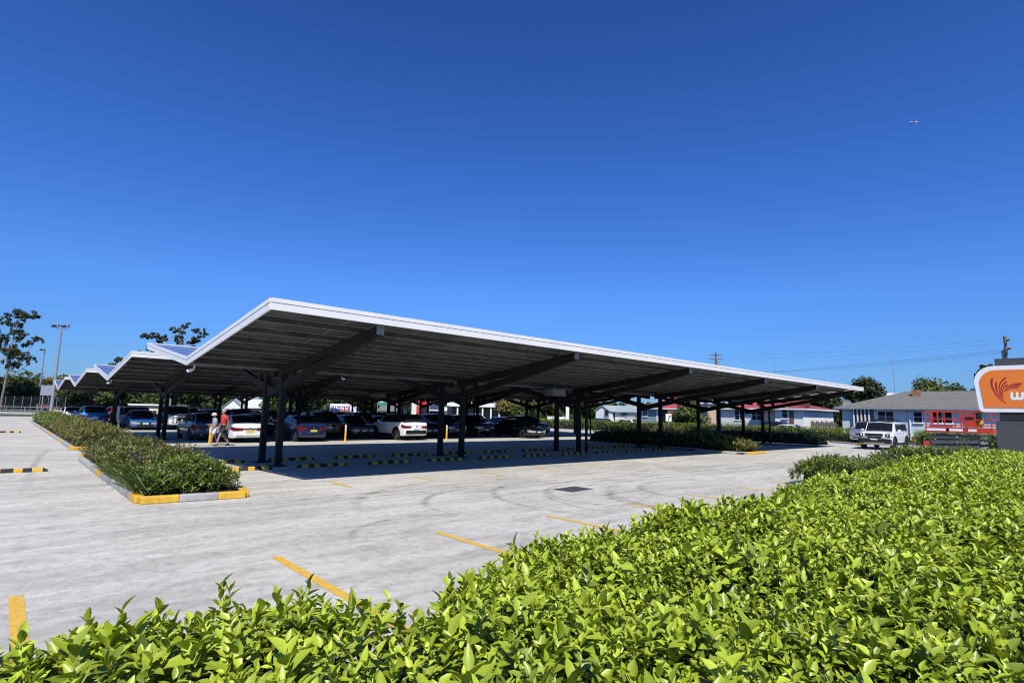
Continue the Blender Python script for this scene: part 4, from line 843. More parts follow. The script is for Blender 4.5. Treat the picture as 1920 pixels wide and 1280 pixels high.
MAN = dict(pel=(0, 0, .90, .12), waist=(.01, 0, 1.06, .115), chest=(.03, 0, 1.27, .125), neck=(.05, 0, 1.455, .052), head=(.085, 0, 1.58, .092), crown=(.07, 0, 1.64, .075),
 hipL=(.02, .1, .84, .088), kneeL=(.20, .1, .50, .058), ankL=(.30, .1, .10, .04), toeL=(.44, .11, .06, .032), hipR=(-.02, -.1, .84, .088), kneeR=(-.06, -.1, .46, .058), ankR=(-.30, -.1, .14, .04), toeR=(-.18, -.11, .045, .032),
 shoL=(.03, .19, 1.38, .06), elbL=(-.10, .25, 1.12, .042), wriL=(-.05, .25, .88, .03), palmL=(-.03, .25, .80, .032), shoR=(.03, -.19, 1.38, .06), elbR=(.0, -.25, 1.12, .042), wriR=(.10, -.25, .90, .03), palmR=(.14, -.24, .83, .032))
WOM = dict(MAN, head=(.10, 0, 1.56, .09), crown=(.09, 0, 1.62, .075), chest=(.06, 0, 1.26, .118), neck=(.075, 0, 1.44, .048), shoL=(.06, .165, 1.36, .055), shoR=(.06, -.165, 1.36, .055), elbR=(.05, -.24, 1.11, .04), wriR=(.27, -.2, 1.06, .028), palmR=(.345, -.19, 1.06, .03), elbL=(.03, .24, 1.1, .04), wriL=(.22, .22, 1.0, .028), palmL=(.29, .2, .98, .03),
 kneeL=(.13, .1, .49, .055), ankL=(.17, .1, .10, .038), toeL=(.31, .11, .06, .03), kneeR=(-.02, -.1, .47, .055), ankR=(-.2, -.1, .12, .038), toeR=(-.08, -.11, .045, .03))
p = G(417, 835.6); person('elderly grey haired man in red polo shirt and dark shorts walking along the bright strip', (p.x, p.y, 0), rad(186), 1.72, MAN, (M('red_polo', (.62, .05, .06), .8, 0, .08, 20), M('charcoal_shorts', (.03, .033, .04), .85, 0, .1, 20), M('dark_shoe', (.03, .03, .035), .6)))
p = G(401, 834.6); person('woman in sun hat, pale blue top and white shorts stepping past the yellow bollard', (p.x, p.y, 0), rad(178), 1.56, WOM, (M('pale_blue_top', (.36, .46, .6), .85, 0, .2, 9), M('white_shorts', (.72, .70, .68), .8, 0, .05, 20), M('white_shoe', (.6, .6, .6), .6)), hat=True, hair='fair')

# ------------------------------------------------------------------ trees
TL = leafmat('dark_tree_leaf', (.010, .017, .006), (.085, .11, .03), .15, .55, .3)
TG = leafmat('gum_leaf', (.02, .028, .012), (.13, .14, .06), .2, .5, .3)
TO = leafmat('olive_tree_leaf', (.03, .045, .012), (.17, .20, .05), .2, .55, .3)
TY = leafmat('ochre_tree_leaf', (.05, .045, .014), (.26, .20, .06), .2, .6, .3)
def tree(label, base, trunk, limbs, clumps, n, size, leaf, bark='bark', r0=.25, group=None, flat=0., cat_='tree', split=0):
    """trunk: points above base; limbs: (fraction along trunk, clump index) or point lists; clumps: ellipsoids relative to base"""
    t = thing('tree', label, cat_, base, 0, group); m = len(trunk)
    MB().tube(trunk, [r0*(1-.75*i/(m-1)) for i in range(m)], 9).build('trunk', MAT[bark], t, smooth=60)
    for f, ci in limbs:
        q = f*(m-1); i = min(int(q), m-2); a = Vector(trunk[i]).lerp(Vector(trunk[i+1]), q-i); e = Vector(clumps[ci][:3]); e.z -= clumps[ci][5]*.4
        d = e-a; md = a.lerp(e, .5)+Vector((d.x*.08, d.y*.08, -d.length*.07)); r = r0*.42*(1-.5*f)
        MB().tube([a, a.lerp(md, .6)+Vector((0, 0, -d.length*.02)), md, e], [r, r*.85, r*.7, r*.3], 7).build('limb', MAT[bark], t, smooth=60)
    if split:
        cl2 = []
        for q in clumps:
            for _ in range(split): a = random.uniform(0, 2*PI); r = random.uniform(.2, .95); cl2.append((q[0]+q[3]*r*math.cos(a), q[1]+q[4]*r*math.sin(a), q[2]+q[5]*random.uniform(-.75, .8)*(1.15-r*.5), q[3]*random.uniform(.18, .40), q[4]*random.uniform(.18, .40), q[5]*random.uniform(.28, .6)))
        clumps = cl2
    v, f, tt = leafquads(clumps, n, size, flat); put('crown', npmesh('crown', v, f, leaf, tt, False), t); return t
def bushy(label, base, w_, h, n, size, leaf, seed, d=None, group='trees beyond the car park', trunk_h=.3, lumps=11):
    r = random.Random(seed); d = d or w_; cl = []
    for i in range(lumps):
        a = r.uniform(0, 2*PI); q = r.uniform(.15, .62); z = r.uniform(.32, .82); s = r.uniform(.2, .36)*(1.15-.5*abs(z-.5))
        cl.append((math.cos(a)*q*w_*.72*(1.1-z*.45), math.sin(a)*q*d*.72*(1.1-z*.45), h*z, w_*s, d*s, h*s*.62))
    cl.append((0, 0, h*.52, w_*.3, d*.3, h*.3)); cl.append((r.uniform(-.08, .08)*w_, 0, h*.80, w_*.24, d*.24, h*.2))
    for sx in (-1, 1): cl.append((sx*w_*.36, r.uniform(-.2, .2)*d, h*r.uniform(.55, .7), w_*.24, d*.24, h*.2)); cl.append((sx*w_*.2, r.uniform(-.2, .2)*d, h*r.uniform(.7, .8), w_*.2, d*.2, h*.16))
    return tree(label, base, [(0, 0, 0), (.05*w_, 0, h*.2), (0, .03*w_, h*.42), (0, 0, h*.7)], [(.45+.05*i, i) for i in range(5)], cl, n, size, leaf, r0=max(.12, .035*h), group=group)
def ground(u, v, d):
    p = AT(u, v, d); return Vector((p.x, p.y, 0))
def hgt(u, v, d): return AT(u, v, d).z
R_AT = lambda u, v, d, o: (AT(u, v, d)-o)
def pxt(label, u0, u1, vtop, d, leaf, seed, n=3200, size=.32, dd=None, **k):
    """a bushy tree standing d metres out, as wide and tall as surveyed"""
    b = ground((u0+u1)/2, 780, d); w_ = (u1-u0)/FPX*d/1.45; h = hgt((u0+u1)/2, vtop, d); return bushy(label, b, w_, h/1.02, n, size, leaf, seed, dd, **k)
# tall gum at the far left with flat-topped clumps
D = 92; o_ = ground(8, 780, D)
def gp(u, v, dy=0): p = AT(u, v, D)-o_; return (p.x+Fv.x*dy, p.y+Fv.y*dy, p.z)
def gc(u, v, ru, rv, dy=0): q = gp(u, v, dy); s = D/FPX; return (*q, ru*s*.95, ru*s*.95, rv*s*1.35)
cl = [gc(14, 594, 10, 5.5), (gc(30, 597, 11, 5, 1)), gc(48, 589, 22, 6.5, -1), gc(62, 593, 12, 5), gc(22, 606, 17, 5, 1), gc(31, 620, 11, 5.5), gc(58, 632, 15, 5.5, -2), gc(70, 636, 10, 5), gc(86, 640, 5, 2.5, -2), gc(36, 643, 14, 6, 1), gc(6, 634, 13, 9), gc(4, 655, 15, 9, 2), gc(30, 662, 24, 8, -1), gc(46, 670, 14, 8), gc(58, 676, 9, 7), gc(12, 682, 15, 7, 1), gc(26, 684, 9, 6), gc(-14, 640, 16, 18, 1), gc(-20, 670, 16, 12), gc(-8, 606, 12, 8)]
tr = [gp(0, 778), gp(4, 745), gp(12, 706), gp(18, 670), gp(26, 630), gp(36, 602)]
tree('tall gum tree with flat layered clumps standing behind the railing', o_, tr, [(.95, 0), (.95, 2), (.9, 4), (.8, 5), (.45, 6), (.8, 9), (.62, 10), (.55, 11), (.6, 12), (.42, 14), (.45, 15), (.5, 17), (.6, 18), (.45, 8)], cl, 11000, .14, TG, 'palebark', .2, None, .3, split=11)
# gum behind the second shelter
D = 98; o_ = ground(325, 780, D)
cl = [gc(283, 629, 15, 5), gc(304, 632, 12, 6), gc(328, 618, 10, 4.5), gc(342, 612, 9, 5, 1), gc(352, 607, 6, 2), gc(335, 634, 9, 8), gc(343, 624, 5, 4), gc(360, 640, 14, 5.5), gc(372, 620, 12, 4.5), gc(383, 628, 9, 5), gc(372, 632, 4, 2.5), gc(290, 657, 22, 6), gc(330, 656, 24, 9, 2), gc(300, 640, 8, 4), gc(225, 676, 9, 4.5), gc(210, 684, 7, 3), gc(260, 668, 14, 7)]
tr = [gp(318, 778), gp(320, 740), gp(322, 690), gp(328, 660), gp(334, 630), gp(342, 614)]
tree('gum tree with separate rounded clumps rising behind the second shelter', o_, tr, [(.75, 0), (.85, 1), (.9, 2), (1, 3), (.8, 5), (.7, 7), (.75, 8), (.72, 9), (.55, 11), (.5, 12), (.45, 14), (.5, 16)], cl, 11000, .14, TG, 'palebark', .22, None, .5, split=9)
pxt('dark rounded tree below the tall gum at the far left', -50, 68, 700, 98, TL, 1, 12000, .3)
pxt('ochre flowering tree behind the farthest shelter', 62, 150, 698, 118, TY, 2, 6000, .3)
pxt('dark tree between the ochre tree and the shelter', 108, 180, 716, 112, TL, 3, 3500)
for i, (u0, u1, v, d, lf, lb) in enumerate(((150, 222, 728, 120, TO, 'olive tree left of the cream building'), (196, 275, 716, 126, TL, 'dark spreading tree over the blue sedan'), (262, 340, 722, 124, TO, 'olive tree behind the cream building'), (318, 400, 714, 130, TL, 'dark tree behind the white pickup'), (372, 440, 726, 122, TO, 'olive tree at the gable of the white house'), (480, 560, 730, 118, TO, 'leafy olive tree behind the first double columns'), (545, 625, 720, 125, TL, 'dark tree left of the lorry'), (600, 690, 718, 130, TO, 'olive tree over the lorry roof'), (660, 730, 722, 128, TL, 'dark tree between lorry and grey roofed house'), (735, 790, 735, 132, TO, 'pale olive tree between grey house and red shop'), (800, 850, 735, 134, TL, 'dark tree beside the white portico'), (918, 985, 738, 118, TY, 'dry brown tree right of the white portico'), (955, 1010, 746, 112, TO, 'small olive tree by the pale stump'), (985, 1050, 728, 120, TL, 'dense dark tree under the roof edge'), (1030, 1100, 724, 116, TO, 'olive tree beside the tall white post'), (1078, 1125, 740, 112, TL, 'dark tree at the side of the white shed'))):
    pxt(lb, u0, u1, v, d, lf, 20+i, 2600, .34, lumps=9)
pxt('broad dark evergreen tree rising between the red roof and blue house', 1580, 1668, 700, 92, TL, 50, 8000, .28)
pxt('lower dark evergreen beside the white house with rusty roof', 1508, 1604, 728, 84, TL, 51, 6500, .27)
pxt('spreading green tree behind the grey roof', 1680, 1792, 702, 98, TO, 52, 7500, .27)
pxt('dark tree on the ridge right of the spreading tree', 1758, 1840, 714, 100, TL, 53, 5000, .28)
pxt('dark tree behind the orange sign', 1815, 1872, 706, 96, TL, 56, 4000, .26)
D = 88; o_ = ground(1856, 790, D)
cl = [gc(1842, 697, 10, 4), gc(1850, 690, 13, 4.5), gc(1832, 704, 6, 4), gc(1831, 710, 5, 3), gc(1860, 688, 10, 5)]
tree('gum branch clumps showing above the corner of the orange sign', o_, [gp(1862, 790), gp(1860, 740), gp(1856, 710), gp(1852, 695)], [(.8, 0), (.9, 1), (.7, 2), (.65, 3), (.9, 4)], cl, 3000, .14, TG, 'palebark', .2, None, .4, split=8)
# round street tree before the red-roofed house
p = PX(1297, 797, 56.0); o_ = Vector((p.x, p.y, 0))
bushy('round dark green street tree in front of the red roofed house', o_, 3.5, 4.0, 5200, .16, TO, 60, lumps=12, group=None)
# distant treeline so that the land reaches the horizon
v, f, tt = leafquads([(math.sin(a)*q, math.cos(a)*q, 2.2+1.6*math.sin(a*37)+1.2*math.sin(a*91), 9, 9, 4.2+1.4*math.sin(a*53)) for a, q in [(math.radians(-8+100*i/150), 210+25*math.sin(i*1.7)) for i in range(150)]], 30000, .85)
tag(put('far_trees', npmesh('far_trees', v, f, TL, tt, False)), 'distant wooded band behind the houses along the horizon', 'woods', kind='stuff')

# ------------------------------------------------------------------ houses and far buildings
ROOFG = banded('grey_concrete_tile', (.18, .172, .148), 2, .12, .35, .85, .72, .14)
ROOFR = M('red_tin_roof', (.42, .075, .075), .6, 0, .2, 1.2)
ROOFR2 = M('rusty_red_roof', (.32, .07, .06), .7, 0, .4, 1.5)
ROOFM = banded('pale_green_tin_roof', (.36, .42, .40), 0, .3, .2, .6, .85)
ROOFB = banded('brown_tile_roof', (.14, .045, .03), 2, .14, .3, .85, .7, .2)
ROOFW = M('white_roof', (.72, .72, .7), .6, 0, .05, 1)
WB = banded('light_blue_weatherboard', (.64, .71, .70), 2, .19, .3, .6, .8, .05)
WBG = banded('pale_grey_sheet_wall', (.72, .70, .65), 2, .9, .1, .7, .85, .06, width=.03)
WW = M('white_render_wall', (.84, .82, .77), .8, 0, .07, .8); WC = M('cream_render_wall', (.66, .60, .46), .8, 0, .08, .8)
WBL = banded('blue_grey_board', (.26, .33, .37), 2, .2, .25, .7, .82, .06)
BR = banded('orange_brick', (.34, .16, .09), 2, .086, .25, .85, .75, .2)
WGL = glassmat('window_glass', (.02, .025, .03), .06); DOOR = M('brown_door', (.14, .09, .06), .6)
def window(t, x, z, w_, h, panes=2, y=0.0, frame='white', rows=1):
    """a sash window on the wall facing -y of thing t, x = its left edge"""
    f = MB(); e = .07
    f.box((x-e, y-.06, z-e), (x, y+.0, z+h+e)); f.box((x+w_, y-.06, z-e), (x+w_+e, y, z+h+e)); f.box((x, y-.06, z+h), (x+w_, y, z+h+e)); f.box((x, y-.06, z-e), (x+w_, y, z))
    for i in range(1, panes): xx = x+w_*i/panes; f.box((xx-.03, y-.055, z), (xx+.03, y, z+h))
    if rows == 2: f.box((x, y-.052, z+h/2-.02), (x+w_, y, z+h/2+.02))
    fo = f.build('window', MAT[frame], t)
    MB().box((x, y-.03, z), (x+w_, y-.012, z+h)).build('pane', WGL, fo)
    MB().box((x-.14, y-.13, z-e-.05), (x+w_+.14, y-.0, z-e-.002)).build('sill', MAT[frame], fo)
def hip_roof(t, x0, x1, y0, y1, ze, zr, mat, ov=.5, hip=1.0, name='roof', gm=None):
    x0 -= ov; x1 += ov; y0 -= ov; y1 += ov; ym = (y0+y1)/2; a = (y1-y0)/2*hip
    b = MB(); V = [(x0, y0, ze), (x1, y0, ze), (x1, y1, ze), (x0, y1, ze), (x0+a, ym, zr), (x1-a, ym, zr)]
    b.add(V, [(0, 1, 5, 4), (1, 2, 5), (2, 3, 4, 5), (3, 0, 4)]); b.add([(p[0], p[1], ze-.003) for p in V[:4]], [(3, 2, 1, 0)]); o = b.build(name, mat, t)
    g = MB(); g.box((x0, y0-.06, ze-.16), (x1, y0, ze+.0)); g.box((x0-.06, y0-.06, ze-.16), (x0, y1+.06, ze)); g.box((x1, y0-.06, ze-.16), (x1+.06, y1+.06, ze)); g.build('gutter', gm or MAT['white'], t)
    return o
def gable_roof(t, x0, x1, y0, y1, ze, zr, mat, ov=.4, along='y', wall=WW):
    """ridge along y (gable faces the viewer) or along x"""
    b = MB(); g = MB(); th = .12
    if along == 'y':
        xm = (x0+x1)/2; a, c = x0-ov, x1+ov; k = (zr-ze)/(xm-x0); zo = ze-k*ov
        for (xa, za), (xb, zb) in (((a, zo), (xm, zr)), ((xm, zr), (c, zo))):
            b.hexa([(xa, y0-ov, za), (xb, y0-ov, zb), (xb, y1+ov, zb), (xa, y1+ov, za), (xa, y0-ov, za+th), (xb, y0-ov, zb+th), (xb, y1+ov, zb+th), (xa, y1+ov, za+th)])
        g.prism([(x0, y0+.01, ze-.01), (x1, y0+.01, ze-.01), (xm, y0+.01, zr-.01)], (0, .2, 0))
    else:
        ym = (y0+y1)/2; a, c = y0-ov, y1+ov; k = (zr-ze)/(ym-y0); zo = ze-k*ov
        for (ya, za), (yb, zb) in (((a, zo), (ym, zr)), ((ym, zr), (c, zo))):
            b.hexa([(x0-ov, ya, za), (x1+ov, ya, za), (x1+ov, yb, zb), (x0-ov, yb, zb), (x0-ov, ya, za+th), (x1+ov, ya, za+th), (x1+ov, yb, zb+th), (x0-ov, yb, zb+th)])
        g.prism([(x0+.01, y0, ze-.01), (x0+.01, y1, ze-.01), (x0+.01, ym, zr-.01)], (.2, 0, 0)); g.prism([(x1-.01, y0, ze-.01), (x1-.01, y1, ze-.01), (x1-.01, ym, zr-.01)], (-.2, 0, 0))
    b.build('roof', mat, t); g.build('gable', wall, t)
def house(name, label, X0, Y, cat_='house'):
    return thing(name, label, cat_, (X0, Y, 0), rad(-90))
def yX(u, v, x): return PX(u, v, x).y
def zX(u, v, x): return PX(u, v, x).z
# blue weatherboard house
X0 = 63.0; Y0 = yX(1578, 763, X0); W = 19; loc = lambda u: Y0-yX(u, 770, X0)
t = house('house', 'long light blue weatherboard house with a grey tiled hip roof and brick chimney', X0, Y0)
ze = zX(1640, 764, X0-.5); MB().box((0, 0, 0), (W, 9, ze-.03)).build('wall', WB, t)
r = hip_roof(t, 0, W, 0, 9, ze, ze+1.75, ROOFG, .55, gm=MAT['galv'])
cx = loc(1704); MB().box((cx-.33, 2.9, ze+.6), (cx+.33, 3.5, ze+1.85)).build('chimney', BR, r)
for u0, u1 in ((1646, 1675), (1713, 1728), (1748, 1784)):
    window(t, loc(u0), zX(1650, 790, X0), loc(u1)-loc(u0), ze-.35-zX(1650, 790, X0), 2 if u1-u0 > 20 else 1, rows=2)
scr = [loc(1601)+i*.33 for i in range(5)]
for x in scr: MB().box((x, -.34, .4), (x+.11, -.22, ze-.03)).build('porch_post', MAT['white'], t)
MB().box((loc(1601)-.1, -.08, .5), (loc(1601)+1.7, -.002, ze-.1)).build('porch_door', DOOR, t)
MB().tube([(loc(1705), -.08, .2), (loc(1705), -.08, ze-.2), (loc(1705), -.4, ze-.05)], .06, 8).build('downpipe', MAT['white'], t)
MB().ell((loc(1704.5), -.1, ze-.3), (.11, .11, .11)).build('porch_light', MAT['lamp'], t)
MB().box((-.02, -.03, .01), (W, -.004, .55)).build('plinth', BR, t)
d_ = PX(1587, 757, X0+1.5); t2 = thing('satellite_dish', 'white satellite dish on the roof corner of the blue house', 'satellite dish', d_, rad(-140))
MB().tube([(0, 0, -.9), (0, 0, -.2), (.15, 0, 0)], .03, 8).build('mast', MAT['galv'], t2); MB().lathe([(0, 0.0), (.2, .02), (.38, .08), (.46, .13), (.38, .085), (.2, .03), (0, .01)], 'x', 20).build('dish', MAT['galv'], t2, smooth=60)
MB().tube([(.0, 0, -.3), (.45, 0, 0)], .02, 6).build('feed_arm', MAT['galv'], t2)
# white house with red roofs
X0 = 66.0; Y0 = yX(1350, 765, X0); loc = lambda u: Y0-yX(u, 770, X0)
t = house('house', 'low white and grey house with a faded red roof behind the street cars', X0, Y0)
w1, w2 = loc(1461), loc(1514); ze = zX(1450, 766, X0)
MB().box((0, 0, 0), (w1, 8, ze-.02)).build('wall', WBG, t); MB().box((w1+.01, -1.2, 0), (w2, 8, ze-.02)).build('wall', WW, t)
hip_roof(t, 0, w1-.3, 0, 8, ze+.01, ze+1.55, ROOFR, .45); hip_roof(t, w1-2.0, w2, -1.2, 8, ze+.03, ze+1.25, ROOFR2, .45)
for u0, u1 in ((1378, 1396), (1410, 1427)): window(t, loc(u0), zX(1400, 787, X0), loc(u1)-loc(u0), ze-.25-zX(1400, 787, X0), 2, rows=2)
MB().box((-.02, -.05, .01), (w1, -.003, zX(1400, 788, X0)-.2)).build('skirting_wall', M('pale_plinth', (.55, .55, .53)), t)
window(t, loc(1475), zX(1478, 784, X0), .55, 1.2, 1, y=-1.2, rows=2)
MB().box((loc(1488), -1.26, .9), (loc(1496), -1.205, ze-.25)).build('door', DOOR, t); MB().box((loc(1487)-.1, -2.0, .01), (loc(1498), -1.205, .9)).build('steps', MAT['kerb'], t)
# house with bright red roof and brick porch
X0 = 70.0; Y0 = yX(1200, 765, X0); loc = lambda u: Y0-yX(u, 770, X0)
t = house('house', 'blue grey house with a bright red roof and brick porch pier', X0, Y0); ze = zX(1240, 765, X0); w1 = loc(1272)
MB().box((0, 0, 0), (w1, 8, ze-.02)).build('wall', WBL, t); hip_roof(t, 0, w1, 0, 8, ze, ze+1.8, ROOFR, .5)
window(t, loc(1206), zX(1210, 780, X0), loc(1214)-loc(1206), 1.0, 2); MB().box((loc(1231), -.06, .6), (loc(1236), -.003, ze-.2)).build('door', MAT['white'], t)
MB().box((loc(1256), -.5, 0), (loc(1268), -.003, ze-.1)).build('porch_pier', BR, t); MB().box((loc(1241), -.04, .6), (loc(1250), -.003, ze-.2)).build('porch_opening', MAT['black'], t)
# white buildings with pale green roof
X0 = 78.0; Y0 = yX(1117, 768, X0); loc = lambda u: Y0-yX(u, 770, X0)
t = house('house', 'white gabled shed with a small grey window at the shelter edge', X0, Y0); w1 = loc(1143); ze = zX(1130, 770, X0)
MB().box((0, 0, 0), (w1, 8, ze)).build('wall', WW, t); gable_roof(t, 0, w1, 0, 8, ze, ze+.9, ROOFM, .2); window(t, loc(1134), zX(1134, 779, X0), .8, .9, 1, frame='galv')
t = house('house', 'long white rendered building with a pale green tin roof', X0+1, Y0-w1-.4); w2 = loc(1196)-w1-.4
MB().box((0, 0, 0), (w2, 9, ze-.1)).build('wall', WW, t); gable_roof(t, 0, w2, 0, 9, ze-.1, ze+1.2, ROOFM, .4, 'x'); window(t, 1.4, zX(1158, 777, X0), 1.1, .35, 1, frame='galv')
t = house('gate', 'cream sheet metal gate beside the white buildings', 66, yX(1174, 790, 66), 'gate'); MB().box((0, 0, .05), (1.6, .05, zX(1180, 780, 66))).build('sheet', WC, t); MB().box((-.1, -.03, 0), (0, .08, zX(1180, 779, 66))).build('post', MAT['timber'], t); MB().box((1.6, -.03, 0), (1.7, .08, zX(1180, 779, 66))).build('post', MAT['timber'], t)
# peach block behind the round tree, pale roofs on the rise
p = AT(1308, 760, 98); t = thing('building', 'peach coloured two storey block above the round street tree', 'building', (p.x, p.y, 0), rad(-60)); z = hgt(1308, 750, 98)
MB().box((-3, 0, 0), (3, 7, z-.5)).build('wall', M('peach_render', (.6, .42, .28), .8), t); hip_roof(t, -3, 3, 0, 7, z-.45, z+.6, ROOFB, .3); window(t, -1.6, z-2, 1, 1, 1); window(t, .8, z-2, 1, 1, 1)
for u, v, d, w_, lb in ((1683, 739, 110, 4.5, 'white roofed house just above the blue house ridge'), (1796, 744, 104, 6, 'white roofed house between the trees above the grey roof')):
    p = AT(u, v, d); t = thing('house', lb, 'house', (p.x, p.y, 0), rad(-50)); z = p.z+.3; MB().box((-w_/2, 0, 0), (w_/2, 7, z-.6)).build('wall', WW, t); gable_roof(t, -w_/2, w_/2, 0, 7, z-.6, z, ROOFW, .3, 'x'); window(t, -1, z-2, 1.2, .9, 2)
# timber fence between the two houses
p = AT(1535, 795, 55); t = thing('fence', 'weathered grey paling fence between the white house and blue house', 'fence', (60.5, yX(1520, 795, 60.5), 0), rad(-90)); ln = yX(1520, 795, 60.5)-yX(1572, 795, 60.5); b = MB(); k = int(ln/.16)
for i in range(k): b.box((i*.16, 0, .05), (i*.16+.14, .02, 1.75+.08*math.sin(i*2.3)))
b.build('palings', MAT['timber'], t); b = MB().box((0, .022, .5), (ln, .08, .6)).box((0, .022, 1.4), (ln, .08, 1.5)); b.build('rails', MAT['timber'], t)

# far side: buildings glimpsed under the roofs (local x runs to the right in view)
def faced(name, label, u0, u1, vt, d, cat_='building'):
    a = AT(u0, 780, d); c = AT(u1, 780, d); dv = c-a; dv.z = 0
    t = thing(name, label, cat_, (a.x, a.y, 0), math.atan2(dv.y, dv.x)); return t, dv.length, hgt((u0+u1)/2, vt, d)
t, W, z = faced('building', 'low cream building with a dark roof edge beyond the blue sedan', 244, 298, 757, 112)
MB().box((0, 0, 0), (W, 7, z-.3)).build('wall', WC, t); MB().box((-.4, -.5, z-.3), (W+.4, 7.4, z+.0)).build('roof', WW, t); window(t, W*.6, z-2.2, 1.8, .9, 2); MB().box((W*.2, -.02, z-2.6), (W*.32, -.003, z-.7)).build('door', DOOR, t)
t, W, z = faced('building', 'white gabled house beyond the white sedan', 414, 457, 766, 116)
MB().box((0, 0, 0), (W, 12, z)).build('wall', WW, t); gable_roof(t, 0, W, 0, 12, z, z+2.0, ROOFM, .3); window(t, W*.5, z-1.7, .45, 1.1, 1, frame='black'); window(t, W*.62, z-1.7, .45, 1.1, 1, frame='black')
t, W, z = faced('building', 'white shop with a red sign on its edge and a dark canopy', 456, 494, 748, 118)
MB().box((0, 0, 0), (W, 8, z)).build('wall', WW, t); MB().box((-.2, -1.6, z-2.2), (W, -.01, z-1.9)).build('canopy', MAT['black'], t); MB().box((-.3, -.3, z-1.6), (.35, -.2, z-.4)).build('sign_board', M('dark_red_sign', (.25, .02, .03)), t); MB().box((W*.3, -.03, .2), (W*.9, -.005, z-2.4)).build('shop_front', WGL, t)
t, W, z = faced('house', 'grey roofed house with pale walls seen between the columns', 712, 748, 769, 112, 'house')
MB().box((0, 0, 0), (W, 8, z)).build('wall', WBG, t); gable_roof(t, 0, W, 0, 8, z, z+1.7, ROOFG, .4, 'x'); window(t, W*.3, z-1.7, .5, 1.2, 1); window(t, W*.62, z-1.7, .5, 1.2, 1)
t, W, z = faced('shop_sign', 'green sign board on the gable before the grey roofed house', 706, 722, 753, 108, 'sign')
MB().box((0, 0, z-.75), (W, .12, z+.75)).build('panel', M('green_sign', (.03, .22, .14)), t); MB().box((W*.1, -.01, z-.1), (W*.7, -.001, z+.25)).build('lettering', MAT['white'], t)
for x in (.1, W-.1): MB().tube([(x, .06, 0), (x, .06, z-.75)], .06, 8).build('post', MAT['galv'], t)
t, W, z = faced('building', 'grey shop with a tall red entrance and red gable', 771, 803, 755, 114)
MB().box((0, 0, 0), (W, 9, z)).build('wall', WBG, t); rs = M('bright_red_panel', (.55, .03, .03), .5); MB().box((W*.3, -.25, 0), (W*.52, -.01, z+.5)).build('entrance_panel', rs, t)
MB().prism([(W*.52, -.2, z-.4), (W*1.0, -.2, z-.4), (W*.78, -.2, z+.7)], (0, .15, 0)).build('gable_sign', rs, t); MB().box((W*.55, -.05, .2), (W*.95, -.01, z-.5)).build('shop_front', WGL, t); MB().box((W*.36, -.262, z-.6), (W*.46, -.252, z-.1)).build('emblem', MAT['white'], t)
t, W, z = faced('building', 'dark blue and white shop right of the red entrance', 806, 838, 760, 116)
MB().box((0, 0, 0), (W, 9, z)).build('wall', M('navy_wall', (.03, .05, .11)), t); MB().box((W*.5, -.03, 0), (W, -.004, z-.3)).build('white_panel', WW, t); MB().box((0, -1, z-1.1), (W, -.01, z-.9)).build('canopy', WW, t)
t, W, z = faced('building', 'white portico building with slim columns behind the grass verge', 842, 936, 755, 128)
MB().box((0, 2, 0), (W, 12, z-.2)).build('wall', M('shadowed_front', (.12, .11, .1)), t); MB().box((-.5, -.6, z-.9), (W+.5, 12, z)).build('roof', WW, t); MB().prism([(W*.1, -.65, z), (W*.6, -.65, z), (W*.35, -.65, z+1.7)], (0, 3, 0)).build('pediment', WW, t)
for i in range(7): MB().box((W*i/6-.16, -.3, 0), (W*i/6+.16, .02, z-.9)).build('column', WW, t)
t, W, z = faced('wall', 'long cream block wall at the far side of the car park', 92, 168, 768, 104, 'wall'); tag(t, kind='thing')
MB().box((0, 0, 0), (W, .2, z)).build('panel', WC, t)
for i in range(8): MB().box((W*i/7-.15, -.06, 0), (W*i/7+.15, .26, z+.12)).build('pier', WC, t)
t, W, z = faced('house', 'house with a dark red brown tiled roof behind the light pole', 70, 126, 764, 116, 'house')
MB().box((0, 0, 0), (W, 8, z)).build('wall', BR, t); gable_roof(t, 0, W, 0, 8, z, z+2.0, ROOFB, .4, 'x', BR); window(t, W*.6, z-1.8, 1.2, 1.0, 2)
t, W, z = faced('post', 'tall plain white post among the trees under the roof', 1061, 1067, 757, 100, 'post'); MB().box((0, 0, 0), (W, W, z)).build('shaft', WW, t)
t, W, z = faced('wall', 'low white wall with a red coping right of the trees', 1026, 1064, 781, 106, 'wall'); tag(t, kind='thing'); MB().box((0, 0, 0), (W, .2, z)).build('panel', WW, t); MB().box((-.05, -.05, z), (W*.5, .25, z+.15)).build('coping', BR, t)
t, W, z = faced('post', 'pale timber power pole behind the white pickup', 315, 318, 724, 104, 'pole'); MB().tube([(0, 0, 0), (0, 0, z+3)], .16, 8).build('shaft', MAT['palebark'], t)

